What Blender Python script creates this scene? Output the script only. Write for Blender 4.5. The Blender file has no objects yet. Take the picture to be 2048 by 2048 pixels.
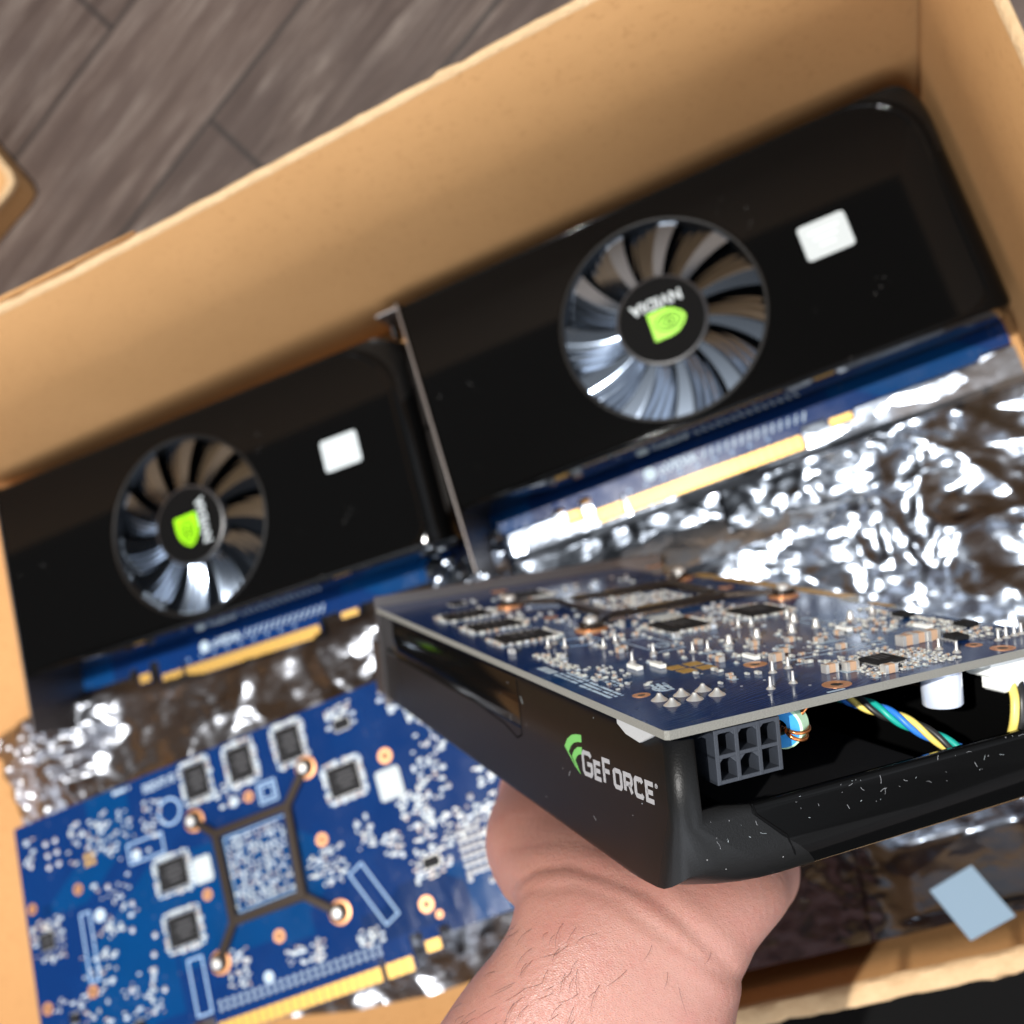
import bpy, bmesh, math, random, mathutils
from mathutils import Vector, Matrix, noise
random.seed(7)
PI = math.pi
MM = 0.001
sc = bpy.context.scene
COL = sc.collection

# ------------------------------------------------------------------ camera, world, lamp, exposure
CM = Matrix(((0.900158, -0.289792, -0.32517), (-0.339082, -0.934815, -0.105563), (-0.273383, 0.205283, -0.939745)))  # world -> view axes (right, down, forward)
CAMP = Vector((127.340, -177.633, 406.473))
cam_d = bpy.data.cameras.new('camera'); cam = bpy.data.objects.new('camera', cam_d); COL.objects.link(cam); sc.camera = cam
cam_d.sensor_width = 36; cam_d.lens = 36; cam_d.clip_start = 0.01; cam_d.clip_end = 50
rt = CM.transposed()
rm = Matrix((rt.col[0], -rt.col[1], -rt.col[2])).transposed()
cam.matrix_world = Matrix.Translation(CAMP * MM) @ rm.to_4x4()
cam_d.dof.use_dof = True
cam_d.dof.focus_distance = 0.185
cam_d.dof.aperture_fstop = 14.5

LDIR = Vector((-0.11, 0.105, 0.98)).normalized()
world = bpy.data.worlds.new('World'); sc.world = world; world.use_nodes = True
W = world.node_tree; W.nodes.clear()

class NT:
    """tiny helper to write node trees"""
    def __init__(s, tree): s.t = tree
    def n(s, typ, **kw):
        nd = s.t.nodes.new(typ)
        for k, v in kw.items():
            if k.startswith('i_'):
                nd.inputs[k[2:].replace('_', ' ')].default_value = v
            else: setattr(nd, k, v)
        return nd
    def l(s, a, b): s.t.links.new(a, b)
    def ramp(s, fac, stops, interp='LINEAR'):
        r = s.n('ShaderNodeValToRGB'); r.color_ramp.interpolation = interp
        el = r.color_ramp.elements
        while len(el) < len(stops): el.new(0.5)
        for e, (p, c) in zip(el, stops):
            e.position = p; e.color = (c if hasattr(c, '__len__') else (c, c, c)) + (() if hasattr(c, '__len__') and len(c) == 4 else (1,))
        if fac is not None: s.l(fac, r.inputs[0])
        return r.outputs[0]
    def math(s, op, a, b=None):
        m = s.n('ShaderNodeMath', operation=op)
        for i, v in enumerate((a, b)):
            if v is None: continue
            if hasattr(v, 'links'): s.l(v, m.inputs[i])
            else: m.inputs[i].default_value = v
        return m.outputs[0]
    def mix(s, fac, a, b, typ='MIX'):
        m = s.n('ShaderNodeMix', data_type='RGBA', blend_type=typ)
        for i, v in ((0, fac), (6, a), (7, b)):
            if hasattr(v, 'links'): s.l(v, m.inputs[i])
            else: m.inputs[i].default_value = v if i == 0 else (tuple(v) + (1,) if len(v) == 3 else v)
        return m.outputs[2]
    def co(s, scale=(1, 1, 1), rot=(0, 0, 0), out='Object'):
        t = s.n('ShaderNodeTexCoord'); m = s.n('ShaderNodeMapping'); s.l(t.outputs[out], m.inputs[0])
        if any(rot):   # turn first, then stretch along the turned axes
            m.inputs['Rotation'].default_value = rot; m2 = s.n('ShaderNodeMapping'); s.l(m.outputs[0], m2.inputs[0]); m = m2
        m.inputs['Scale'].default_value = scale
        return m.outputs[0]
    def noise(s, co, scale, detail=4, rough=.55, dist=0):
        nd = s.n('ShaderNodeTexNoise'); s.l(co, nd.inputs['Vector'])
        nd.inputs['Scale'].default_value = scale; nd.inputs['Detail'].default_value = detail
        nd.inputs['Roughness'].default_value = rough; nd.inputs['Distortion'].default_value = dist
        return nd.outputs[0]
    def vor(s, co, scale, feature='F1', out=0, metric='EUCLIDEAN', rnd=1):
        nd = s.n('ShaderNodeTexVoronoi', feature=feature, distance=metric); s.l(co, nd.inputs['Vector'])
        nd.inputs['Scale'].default_value = scale; nd.inputs['Randomness'].default_value = rnd
        return nd.outputs[out]
    def bump(s, h, strength, dist):
        b = s.n('ShaderNodeBump'); b.inputs['Strength'].default_value = strength; b.inputs['Distance'].default_value = dist
        s.l(h, b.inputs['Height']); return b.outputs[0]

# a plain room round the box: bright above, with invented window-like patches, near-side fill and a dark spot
w = NT(W)
wc = w.n('ShaderNodeTexCoord').outputs['Generated']
sep = w.n('ShaderNodeSeparateXYZ'); w.l(wc, sep.inputs[0])
zz = w.n('ShaderNodeMath', operation='MULTIPLY_ADD'); w.l(sep.outputs[2], zz.inputs[0]); zz.inputs[1].default_value = .5; zz.inputs[2].default_value = .5
el = w.ramp(zz.outputs[0], [(0.0, (.03, .025, .02)), (.5, (.12, .12, .125)), (.58, (.42, .44, .48)), (.72, (.80, .85, .93)), (.9, (.85, .9, 1.0)), (1.0, (.8, .85, .95))])
dk = w.n('ShaderNodeVectorMath', operation='DOT_PRODUCT'); w.l(wc, dk.inputs[0]); dk.inputs[1].default_value = Vector((-.42, .34, .84)).normalized()
dark = w.ramp(dk.outputs['Value'], [(0.0, 1.0), (.74, 1.0), (.80, .015), (1.0, .012)])  # dark spot shaped so that the flat shroud faces reflect black
el = w.mix(1.0, el, dark, 'MULTIPLY')
az = w.vor(w.co((1.6, 1.6, .5), out='Generated'), 1.3, metric='CHEBYCHEV', out=1)
azv = w.ramp(az, [(0.0, .30), (.44, .50), (.50, 1.75), (1.0, 2.1)])
front = w.ramp(w.math('MULTIPLY', sep.outputs[1], -1.0), [(0.0, .8), (.25, 1.4), (.8, 3.0)])  # extra brightness from the near side, added to light the far wall
colr = w.mix(1.0, w.mix(1.0, el, azv, 'MULTIPLY'), front, 'MULTIPLY')
bg = w.n('ShaderNodeBackground'); w.l(colr, bg.inputs[0]); bg.inputs[1].default_value = .95
wo = w.n('ShaderNodeOutputWorld'); w.l(bg.outputs[0], wo.inputs[0])

ld = bpy.data.lights.new('key_lamp', 'AREA'); ld.shape = 'DISK'; ld.size = 0.035; ld.energy = 74; ld.color = (1.0, .975, .94)
lo = bpy.data.objects.new('key_lamp', ld); COL.objects.link(lo)
LP = Vector((60, -150, 60)) * MM + LDIR * 2.2
lo.location = LP
lo.rotation_euler = LDIR.to_track_quat('Z', 'Y').to_euler()

sc.view_settings.view_transform = 'Standard'; sc.view_settings.look = 'None'
sc.view_settings.exposure = 0.0; sc.view_settings.gamma = 1.0; sc.view_settings.use_curve_mapping = False
sc.render.engine = 'CYCLES'
sc.cycles.use_denoising = True
sc.cycles.max_bounces = 8; sc.cycles.transparent_max_bounces = 12
sc.cycles.sample_clamp_indirect = 6.0
sc.cycles.blur_glossy = 0.3
sc.cycles.caustics_reflective = False; sc.cycles.caustics_refractive = False

# ------------------------------------------------------------------ materials
def mat(name, col=(.5, .5, .5), rough=.5, metal=0., coat=0., spec=.5, build=None, coat_rough=.05):
    m = bpy.data.materials.new(name); m.use_nodes = True
    b = m.node_tree.nodes['Principled BSDF']
    b.inputs['Base Color'].default_value = (*col, 1); b.inputs['Roughness'].default_value = rough
    b.inputs['Metallic'].default_value = metal; b.inputs['Coat Weight'].default_value = coat
    b.inputs['Coat Roughness'].default_value = coat_rough
    b.inputs['Specular IOR Level'].default_value = spec
    if build: build(NT(m.node_tree), b)
    return m

def b_card(n, b):
    co = n.co()
    fib = n.noise(n.co((1, 1, 1), (0, 0, .5)), 900, 3, .7)
    big = n.noise(co, 18, 4)
    sp = n.noise(co, 380, 2, .6)
    c = n.mix(big, (.45, .24, .092), (.53, .29, .118))
    c = n.mix(n.ramp(sp, [(.58, 0.), (.70, .45)]), c, (.36, .18, .065))
    n.l(c, b.inputs['Base Color'])
    h = n.math('ADD', fib, n.math('MULTIPLY', n.noise(co, 120, 3), 1.2))
    n.l(n.bump(h, .35, .0005), b.inputs['Normal'])
M = {}
M['card'] = mat('cardboard', rough=.82, spec=.25, build=b_card)
def b_edge(n, b):
    co = n.co()
    c = n.mix(n.noise(co, 160, 4, .7), (.44, .28, .14), (.64, .45, .26))
    n.l(c, b.inputs['Base Color']); n.l(n.bump(n.noise(co, 700, 4, .7), .8, .001), b.inputs['Normal'])
M['card_edge'] = mat('cut_cardboard_edge', rough=.9, spec=.2, build=b_edge)

def b_floor(n, b):
    rot = (0, 0, -math.radians(28))
    co = n.co((1, 1, 1), rot)
    br = n.n('ShaderNodeTexBrick'); n.l(co, br.inputs['Vector'])
    br.inputs['Scale'].default_value = 1; br.inputs['Brick Width'].default_value = 3.1; br.inputs['Row Height'].default_value = .088
    br.inputs['Mortar Size'].default_value = .0015; br.inputs['Color1'].default_value = (.2, .2, .2, 1); br.inputs['Color2'].default_value = (.8, .8, .8, 1); br.inputs['Mortar'].default_value = (0.4, .4, .4, 1)
    grain = n.noise(n.co((6, 60, 6), rot), 1.6, 8, .72, .5)
    blot = n.noise(n.co((6, 22, 6), rot), 1.6, 6, .70, 1.0)
    c = n.ramp(grain, [(.34, (.020, .011, .007)), (.46, (.052, .034, .026)), (.55, (.095, .070, .056)), (.66, (.19, .155, .13))])
    c2 = n.mix(n.ramp(blot, [(.35, .75), (.62, 0.)]), c, (.035, .022, .018))
    c3 = n.mix(n.math('MULTIPLY', br.outputs['Color'], .5), c2, (.10, .065, .05))
    c4 = n.mix(br.outputs['Fac'], c3, (.022, .015, .012))
    n.l(c4, b.inputs['Base Color']); n.l(n.bump(grain, .3, .0008), b.inputs['Normal'])
M['wood'] = mat('wood_floor', rough=.5, build=b_floor)

def b_pcb(n, b):
    co = n.co()
    cell = n.vor(n.co((1, 1.4, 1)), 17, metric='CHEBYCHEV', out=1)
    sepc = n.n('ShaderNodeSeparateColor'); n.l(cell, sepc.inputs[0])
    reg = n.ramp(sepc.outputs[0], [(.0, (.004, .024, .105)), (.42, (.003, .019, .080)), (.5, (.002, .037, .130)), (1.0, (.002, .049, .160))], 'CONSTANT')
    tr1 = n.vor(n.co((1, 1, 1), (0, 0, .785)), 260, metric='CHEBYCHEV', feature='F2', out=0)
    wv = n.n('ShaderNodeTexWave'); n.l(n.co((1, .35, 1), (0, 0, .3)), wv.inputs[0]); wv.inputs['Scale'].default_value = 150; wv.inputs['Distortion'].default_value = 9; wv.inputs['Detail'].default_value = 1.5
    tr = n.ramp(wv.outputs[1], [(.52, 0.), (.62, .5), (.72, 0.)])
    patch = n.ramp(n.noise(co, 34, 2), [(.5, 0.), (.56, 1.)])
    c = n.mix(n.math('MULTIPLY', tr, patch), reg, (.006, .10, .33))
    via = n.ramp(n.vor(co, 300), [(.0, .55), (.13, .35), (.17, 0.)])
    c = n.mix(n.math('MULTIPLY', via, n.ramp(n.noise(co, 60, 2), [(.52, 0.), (.56, .8)])), c, (.16, .16, .20))
    n.l(c, b.inputs['Base Color'])
    n.l(n.ramp(n.noise(co, 60, 4), [(.3, .12), (.7, .22)]), b.inputs['Roughness'])
    n.l(n.bump(n.math('ADD', n.math('MULTIPLY', tr, .6), via), .25, .0001), b.inputs['Normal'])
M['pcb'] = mat('blue_solder_mask', rough=.2, spec=.28, build=b_pcb)
def b_fib(n, b):
    c = n.mix(n.noise(n.co((1, 1, 3)), 2500, 3, .7), (.07, .068, .058), (.27, .26, .225)); n.l(c, b.inputs['Base Color'])
    n.l(n.bump(n.noise(n.co(), 3000, 2), .6, .0002), b.inputs['Normal'])
M['fibre'] = mat('fibreglass_edge', rough=.85, build=b_fib)
M['copper'] = mat('copper_pad', (.80, .38, .17), .35, .6)
M['gold'] = mat('gold_contact', (.62, .37, .08), .42, .5)
M['solder'] = mat('solder', (.78, .77, .73), .36, .7)
M['solder_dull'] = mat('solder_pad', (.72, .78, .84), .5, .3)
M['capbody'] = mat('ceramic_capacitor_body', (.56, .36, .23), .55)
M['capwhite'] = mat('pale_component_body', (.66, .68, .62), .5)
M['ic'] = mat('black_chip_epoxy', (.010, .010, .011), .7, spec=.2, build=lambda n, b: n.l(n.bump(n.noise(n.co(), 2200, 2), .25, .0001), b.inputs['Normal']))
M['ictext'] = mat('chip_marking', (.06, .06, .065), .6)
M['silk'] = mat('white_silkscreen', (.42, .52, .60), .6)
M['silkdim'] = mat('pale_silkscreen_line', (.28, .42, .60), .6)
M['frame'] = mat('dark_retention_frame', (.030, .020, .014), .38, .6, coat=.2)
M['steel'] = mat('bracket_steel', (.22, .20, .19), .42, 1.0, build=lambda n, b: n.l(n.bump(n.noise(n.co((1, 1, 40)), 60, 3), .1, .0002), b.inputs['Normal']))
def b_gloss(n, b):
    co = n.co()
    sp = n.ramp(n.vor(co, 420), [(.0, 1.), (.055, .8), (.075, 0.)])
    msk = n.ramp(n.noise(co, 70, 3), [(.62, 0.), (.67, 1.)])
    d = n.math('MULTIPLY', sp, msk)
    n.l(n.mix(n.math('MULTIPLY', d, .55), (.0028, .0028, .0028), (.5, .49, .47)), b.inputs['Base Color'])
    n.l(n.math('ADD', n.math('MULTIPLY', d, .5), .07), b.inputs['Roughness'])
M['gloss'] = mat('glossy_black_plastic', rough=.1, spec=.13, build=b_gloss)
def b_satin(n, b):
    co = n.co()
    sp = n.ramp(n.vor(co, 520), [(.0, 1.), (.06, .8), (.085, 0.)])
    msk = n.ramp(n.noise(co, 90, 3), [(.53, 0.), (.6, 1.)])
    d = n.math('MULTIPLY', sp, msk)
    n.l(n.mix(n.math('MULTIPLY', d, .6), (.0055, .0054, .0052), (.5, .49, .47)), b.inputs['Base Color'])
    n.l(n.bump(n.noise(co, 2600, 2), .35, .00012), b.inputs['Normal'])
M['satin'] = mat('satin_black_plastic', rough=.38, spec=.2, build=b_satin)
M['blade'] = mat('glossy_fan_blade', (.19, .23, .29), .14, 1.)
M['hub'] = mat('fan_hub_black', (.003, .003, .003), .6, spec=.04)
def b_panel(n, b):
    b_gloss(n, b)
    for l_ in list(b.inputs['Roughness'].links): n.t.links.remove(l_)
    b.inputs['Roughness'].default_value = .38
M['panel'] = mat('dark_side_panel', rough=.38, spec=.35, build=b_panel)
M['hubring'] = mat('fan_ring_grey', (.02, .02, .022), .35)
M['dark'] = mat('dark_heatsink_metal', (.012, .012, .013), .5, .3)
M['green'] = mat('logo_green', (.27, .68, .0), .35, coat=.3)
M['green2'] = mat('print_green', (.13, .38, .09), .4)
M['print'] = mat('print_silver', (.34, .34, .345), .4, .2)
M['white'] = mat('white_label_paper', (.42, .465, .475), .45, coat=.1)
M['labelprint'] = mat('faint_label_print', (.58, .64, .65), .6)
M['bluelabel'] = mat('pale_blue_label', (.25, .36, .47), .5)
M['conn'] = mat('connector_nylon_black', (.026, .030, .038), .42, build=lambda n, b: n.l(n.bump(n.noise(n.co(), 900, 3), .2, .0002), b.inputs['Normal']))
M['whitenylon'] = mat('white_nylon', (.86, .87, .82), .35, coat=.2)
M['sleeve'] = mat('capacitor_sleeve', (.74, .80, .92), .16, .25, coat=.6)
M['yellow'] = mat('yellow_wire', (.86, .68, .16), .4)
M['bluew'] = mat('blue_wire', (.03, .20, .70), .4)
M['greenw'] = mat('teal_wire', (.01, .38, .30), .4)
M['blackw'] = mat('black_wire', (.02, .02, .02), .4)
M['toroidb'] = mat('inductor_blue', (.04, .30, .72), .4)
M['toroidg'] = mat('inductor_pale_green', (.55, .80, .52), .4)
M['copwire'] = mat('enamelled_copper_wire', (.62, .22, .07), .22, .85)
M['greypad'] = mat('grey_thermal_pad', (.34, .34, .335), .75, build=lambda n, b: n.l(n.bump(n.noise(n.co(), 1500, 3), .4, .0002), b.inputs['Normal']))

def b_foil(tr_lo, tr_hi, tint, base, rough=.28):
    def f(n, b):
        t = n.t; out = [x for x in t.nodes if x.type == 'OUTPUT_MATERIAL'][0]
        co = n.co()
        def facets(sc_, dist):
            nz = n.n('ShaderNodeTexNoise'); n.l(co, nz.inputs['Vector']); nz.inputs['Scale'].default_value = sc_ * .6; nz.inputs['Detail'].default_value = 2
            wv_ = n.n('ShaderNodeVectorMath', operation='MULTIPLY_ADD'); n.l(nz.outputs[1], wv_.inputs[0]); wv_.inputs[1].default_value = (dist,) * 3; n.l(co, wv_.inputs[2])
            st = n.n('ShaderNodeMapping'); n.l(wv_.outputs[0], st.inputs[0]); st.inputs['Scale'].default_value = (1, 3.2, 1); st.inputs['Rotation'].default_value = (0, 0, .5)
            vc = n.vor(st.outputs[0], sc_, out=1); sb = n.n('ShaderNodeVectorMath', operation='SUBTRACT'); n.l(vc, sb.inputs[0]); sb.inputs[1].default_value = (.5, .5, .5)
            return sb.outputs[0]
        g = n.n('ShaderNodeNewGeometry')
        acc = n.bump(n.noise(co, 30, 3, .5, .4), .25, .002)
        for sc_, dist, k_ in ((20, .035, .26), (55, .016, .20), (260, .004, .07)):
            m_ = n.n('ShaderNodeVectorMath', operation='MULTIPLY_ADD'); n.l(facets(sc_, dist), m_.inputs[0]); m_.inputs[1].default_value = (k_, k_, k_ * .3); n.l(acc, m_.inputs[2]); acc = m_.outputs[0]
        nn_ = n.n('ShaderNodeVectorMath', operation='NORMALIZE'); n.l(acc, nn_.inputs[0])
        n.l(nn_.outputs[0], b.inputs['Normal'])
        b.inputs['Base Color'].default_value = (*base, 1); b.inputs['Metallic'].default_value = 1; b.inputs['Roughness'].default_value = rough; b.inputs['Coat Weight'].default_value = 1.0; b.inputs['Coat Roughness'].default_value = .05; n.l(nn_.outputs[0], b.inputs['Coat Normal'])
        tp = n.n('ShaderNodeBsdfTransparent'); tp.inputs[0].default_value = (*tint, 1)
        fac = n.ramp(n.noise(co, 22, 3), [(.35, tr_lo), (.65, tr_hi)])
        mx = n.n('ShaderNodeMixShader'); n.l(fac, mx.inputs[0]); n.l(b.outputs[0], mx.inputs[1]); n.l(tp.outputs[0], mx.inputs[2])
        n.l(mx.outputs[0], out.inputs[0])
    return f
M['foil'] = mat('antistatic_foil', build=b_foil(.0, .10, (.25, .27, .30), (.46, .52, .61)))
M['foildark'] = mat('smoky_antistatic_film', build=b_foil(.30, .60, (.16, .12, .12), (.27, .31, .37), .25))
M['foilbrown'] = mat('clear_smoky_film', build=b_foil(.40, .66, (.34, .33, .33), (.34, .36, .40)))

def b_skin(n, b):
    co = n.co()
    big = n.noise(co, 28, 4, .6); mid = n.noise(co, 140, 4, .6)
    c = n.mix(n.ramp(big, [(.32, 0.), (.68, 1.)]), (.39, .18, .142), (.425, .222, .176))
    c = n.mix(n.ramp(mid, [(.5, 0.), (.75, .45)]), c, (.40, .155, .125))
    n.l(c, b.inputs['Base Color'])
    b.inputs['Subsurface Weight'].default_value = .5; b.inputs['Subsurface Radius'].default_value = (1, .35, .2); b.inputs['Subsurface Scale'].default_value = .004
    fine = n.vor(n.co((1, 1.9, 1), (.2, .3, .5)), 1500, feature='DISTANCE_TO_EDGE')
    li = n.noise(n.co((260, 1500, 900), (0, .2, -.45)), 1.0, 3, .6)
    h = n.math('ADD', n.math('MULTIPLY', fine, .7), n.math('ADD', n.math('MULTIPLY', li, .5), n.noise(co, 700, 3)))
    n.l(n.bump(h, .55, .00030), b.inputs['Normal'])
M['skin'] = mat('skin', rough=.42, spec=.45, build=b_skin)
M['hair'] = mat('hair', (.006, .004, .003), .6)

# ------------------------------------------------------------------ mesh builder (millimetres in, metres out)
class MB:
    def __init__(s): s.v = []; s.f = []; s.m = []; s.mats = []; s.smooth = False
    def mi(s, name):
        if name not in s.mats: s.mats.append(name)
        return s.mats.index(name)
    def add(s, vs, fs, m):
        o = len(s.v); k = s.mi(m); s.v += [tuple(v) for v in vs]
        for f in fs: s.f.append([i + o for i in f]); s.m.append(k)
    def box(s, c, d, m, rz=0, bev=0):
        cx, cy, cz = c; hx, hy, hz = d[0] / 2, d[1] / 2, d[2] / 2; ca, sa = math.cos(rz), math.sin(rz)
        vs = []
        if bev:
            b_ = bev
            for z, k in ((-hz, b_), (-hz + b_, 0), (hz - b_, 0), (hz, b_)):
                for x, y in ((-hx + k, -hy + k), (hx - k, -hy + k), (hx - k, hy - k), (-hx + k, hy - k)):
                    vs.append((cx + x * ca - y * sa, cy + x * sa + y * ca, cz + z))
            fs = [(3, 2, 1, 0), (12, 13, 14, 15)]
            for l in range(3):
                for i in range(4): j = (i + 1) % 4; fs.append((l * 4 + i, l * 4 + j, l * 4 + 4 + j, l * 4 + 4 + i))
        else:
            for z in (-hz, hz):
                for x, y in ((-hx, -hy), (hx, -hy), (hx, hy), (-hx, hy)): vs.append((cx + x * ca - y * sa, cy + x * sa + y * ca, cz + z))
            fs = [(3, 2, 1, 0), (4, 5, 6, 7), (0, 1, 5, 4), (1, 2, 6, 5), (2, 3, 7, 6), (3, 0, 4, 7)]
        s.add(vs, fs, m)
    def lathe(s, c, prof, m, n=16, axis=2, cap=True):
        """prof: list of (radius, height along axis)"""
        vs = []; fs = []
        for r, h in prof:
            for i in range(n):
                a = 2 * PI * i / n; p = [r * math.cos(a), r * math.sin(a), h]
                if axis == 0: p = [p[2], p[0], p[1]]
                if axis == 1: p = [p[1], p[2], p[0]]
                vs.append((c[0] + p[0], c[1] + p[1], c[2] + p[2]))
        for k in range(len(prof) - 1):
            for i in range(n): j = (i + 1) % n; fs.append((k * n + i, k * n + j, k * n + n + j, k * n + n + i))
        if cap: fs.append(tuple(range(n))[::-1]); fs.append(tuple(range((len(prof) - 1) * n, len(prof) * n)))
        s.add(vs, fs, m)
    def ring(s, c, r0, r1, z0, z1, m, n=28):
        s.lathe(c, [(r0, z0), (r1, z0), (r1, z1), (r0, z1), (r0, z0)], m, n, cap=False)
    def tube(s, path, r, m, n=8, cap=True):
        path = [Vector(p) for p in path]; vs = []; fs = []; prev = None
        for i, p in enumerate(path):
            t = (path[min(i + 1, len(path) - 1)] - path[max(i - 1, 0)]).normalized()
            if prev is None: prev = t.orthogonal().normalized()
            a = (prev - t * prev.dot(t)).normalized(); b = t.cross(a); prev = a
            rr = r[i] if hasattr(r, '__len__') else r
            for k in range(n):
                an = 2 * PI * k / n; q = p + a * math.cos(an) * rr + b * math.sin(an) * rr; vs.append(tuple(q))
        for i in range(len(path) - 1):
            for k in range(n): j = (k + 1) % n; fs.append((i * n + k, i * n + j, i * n + n + j, i * n + n + k))
        if cap: fs.append(tuple(range(n))[::-1]); fs.append(tuple(range((len(path) - 1) * n, len(path) * n)))
        s.add(vs, fs, m)
    def prism(s, pts, z0, z1, m, mside=None):
        n = len(pts); vs = [(x, y, z0) for x, y in pts] + [(x, y, z1) for x, y in pts]
        s.add(vs, [tuple(range(n))[::-1], tuple(range(n, 2 * n))], m)
        s.add(vs, [(i, (i + 1) % n, n + (i + 1) % n, n + i) for i in range(n)], mside or m)
    def flat(s, pts, m): s.add(pts, [tuple(range(len(pts)))], m)
    def stroke(s, pts, wd, z, m, th=.06, closed=False):
        """polyline drawn as thin flat bars at height z"""
        pts = [Vector(p) for p in pts]
        seg = list(zip(pts, pts[1:] + ([pts[0]] if closed else [])))
        if not closed: seg = list(zip(pts[:-1], pts[1:]))
        L = []; R = []; n = len(pts)
        for i, p in enumerate(pts):
            a = pts[i - 1] if (i or closed) else None; b = pts[(i + 1) % n] if (i < n - 1 or closed) else None
            d1 = (p - a).normalized() if a is not None else (b - p).normalized()
            d2 = (b - p).normalized() if b is not None else d1
            nrm = Vector((-(d1 + d2).y, (d1 + d2).x))
            if nrm.length < 1e-6: nrm = Vector((-d1.y, d1.x))
            nrm.normalize(); k = max(.35, nrm.dot(Vector((-d1.y, d1.x))))
            off = nrm * (wd / 2 / k); L.append(p + off); R.append(p - off)
        for i in range(n if closed else n - 1):
            j = (i + 1) % n
            s.prism([tuple(R[i]), tuple(R[j]), tuple(L[j]), tuple(L[i])], z - th / 2, z + th / 2, m)
    def build(s, name, parent=None, smooth=False, xf=None, bevel=0):
        me = bpy.data.meshes.new(name)
        vs = [(Vector(v) * MM if xf is None else (xf @ Vector(v)) * MM) for v in s.v]
        me.from_pydata([tuple(v) for v in vs], [], s.f)
        for m in s.mats: me.materials.append(M[m])
        for p, k in zip(me.polygons, s.m): p.material_index = k; p.use_smooth = bool(smooth)
        bm = bmesh.new(); bm.from_mesh(me); bmesh.ops.remove_doubles(bm, verts=bm.verts, dist=1e-7)
        bmesh.ops.recalc_face_normals(bm, faces=bm.faces); bm.to_mesh(me); bm.free()
        me.update()
        o = bpy.data.objects.new(name, me); COL.objects.link(o)
        if parent is not None: o.parent = parent
        if bevel:
            bv = o.modifiers.new('bevel', 'BEVEL'); bv.width = bevel * MM; bv.segments = 2; bv.limit_method = 'ANGLE'
        if smooth == 'auto':
            for p in me.polygons: p.use_smooth = True
            me.set_sharp_from_angle(angle=math.radians(38))
        return o

def thing(name, label, cat, loc=(0, 0, 0), group=None):
    o = bpy.data.objects.new(name, None); COL.objects.link(o); o.location = Vector(loc) * MM; o.empty_display_size = .01
    return tag(o, label, cat, group)
def tag(o, label, cat, group=None):
    o['label'] = label; o['category'] = cat
    if group: o['group'] = group
    return o
def struct(o): o['kind'] = 'structure'; return o

def text_mesh(body, size, m, offset=0.0, depth=.03):
    """returns verts/faces of a text centred on the origin, in mm"""
    cu = bpy.data.curves.new('t', 'FONT'); cu.body = body; cu.size = size; cu.align_x = 'CENTER'; cu.align_y = 'CENTER'; cu.extrude = depth; cu.offset = offset
    cu.resolution_u = 3
    o = bpy.data.objects.new('t', cu); COL.objects.link(o); bpy.context.view_layer.update()
    me = bpy.data.meshes.new_from_object(o.evaluated_get(bpy.context.evaluated_depsgraph_get()))
    vs = [v.co.copy() for v in me.vertices]; fs = [tuple(p.vertices) for p in me.polygons]
    bpy.data.objects.remove(o); bpy.data.curves.remove(cu); bpy.data.meshes.remove(me)
    return vs, fs

# ------------------------------------------------------------------ the setting and the boxes
fl = MB(); fl.add([(-1500, -1500, -6), (1500, -1500, -6), (1500, 1500, -6), (-1500, 1500, -6)], [(0, 1, 2, 3)], 'wood')
struct(fl.build('floor'))

def wall_sheet(p0, p1, z0, z1, thick, nrm, name, parent, rim_jag=.8, lean=(0, 0), rim='card_edge', zt=None, seed=0):
    """a cardboard wall from p0 to p1 (xy); nrm is the outward direction; inner face, rim and outer face"""
    mb = MB(); n = 160; cols = []
    p0 = Vector(p0); p1 = Vector(p1); nv = Vector(nrm)
    for i in range(n + 1):
        t = i / n; p = p0.lerp(p1, t)
        ztop = z1 + (zt(t) if zt else 0)
        bow = (0 if seed == 2 else 1.2) * noise.noise(Vector((t * 3, seed, 0)))
        j = rim_jag * (noise.noise(Vector((t * 60, seed, 3))) + .6 * noise.noise(Vector((t * 190, seed, 5))))
        j2 = rim_jag * (noise.noise(Vector((t * 75, seed, 8))) + .6 * noise.noise(Vector((t * 170, seed, 9))))
        def P(off, z): 
            f = (z - z0) / (z1 - z0); q = p + nv * (off + bow * f) + Vector(lean) * f; return (q.x, q.y, z)
        cols.append([P(0, z0), P(0, z0 + (ztop - z0) * .5), P(0, ztop - 1.2 + j * .3), P(.9, ztop + j * .4), P(thick * .5, ztop + .5 + j2 * .6), P(thick - .6, ztop + .1 + j2), P(thick + j2 * .5, ztop - 1.0 + j), P(thick, z0)])
    k = len(cols[0]); vs = [v for c in cols for v in c]
    fin = []; fed = []
    for i in range(n):
        for q in range(k - 1):
            f = (i * k + q, (i + 1) * k + q, (i + 1) * k + q + 1, i * k + q + 1)
            (fed if 2 <= q <= 5 else fin).append(f)
    mb.add(vs, fin, 'card'); mb.add(vs, fed, rim)
    return mb.build(name, parent, smooth='auto')

box = thing('cardboard_box', 'large open brown cardboard box holding the graphics cards', 'box', (0, 0, 0))
wall_sheet((-344, 8.5), (217, 8.5), -4, 143.5, 3.2, (0, 1), 'wall', box, 1.0, seed=1, zt=lambda t: 1.2 * math.sin(t * 9))
wall_sheet((214.5, 12), (214.5, -285), -4, 141, 3.4, (1, 0), 'wall', box, .0, lean=(-5.5, 0), seed=2)
wall_sheet((217, -281), (-344, -281), -4, 53, 7.0, (0, -1), 'wall', box, 2.0, seed=3, zt=lambda t: -1.5 + 2.0 * math.sin(t * 7))
wall_sheet((-340, -285), (-340, 12), -4, 125, 4.2, (-1, 0), 'wall', box, .8, seed=4)
fb = MB(); fb.box((-62.5, -136, -2.8), (553, 288, 2.6), 'card')
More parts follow.
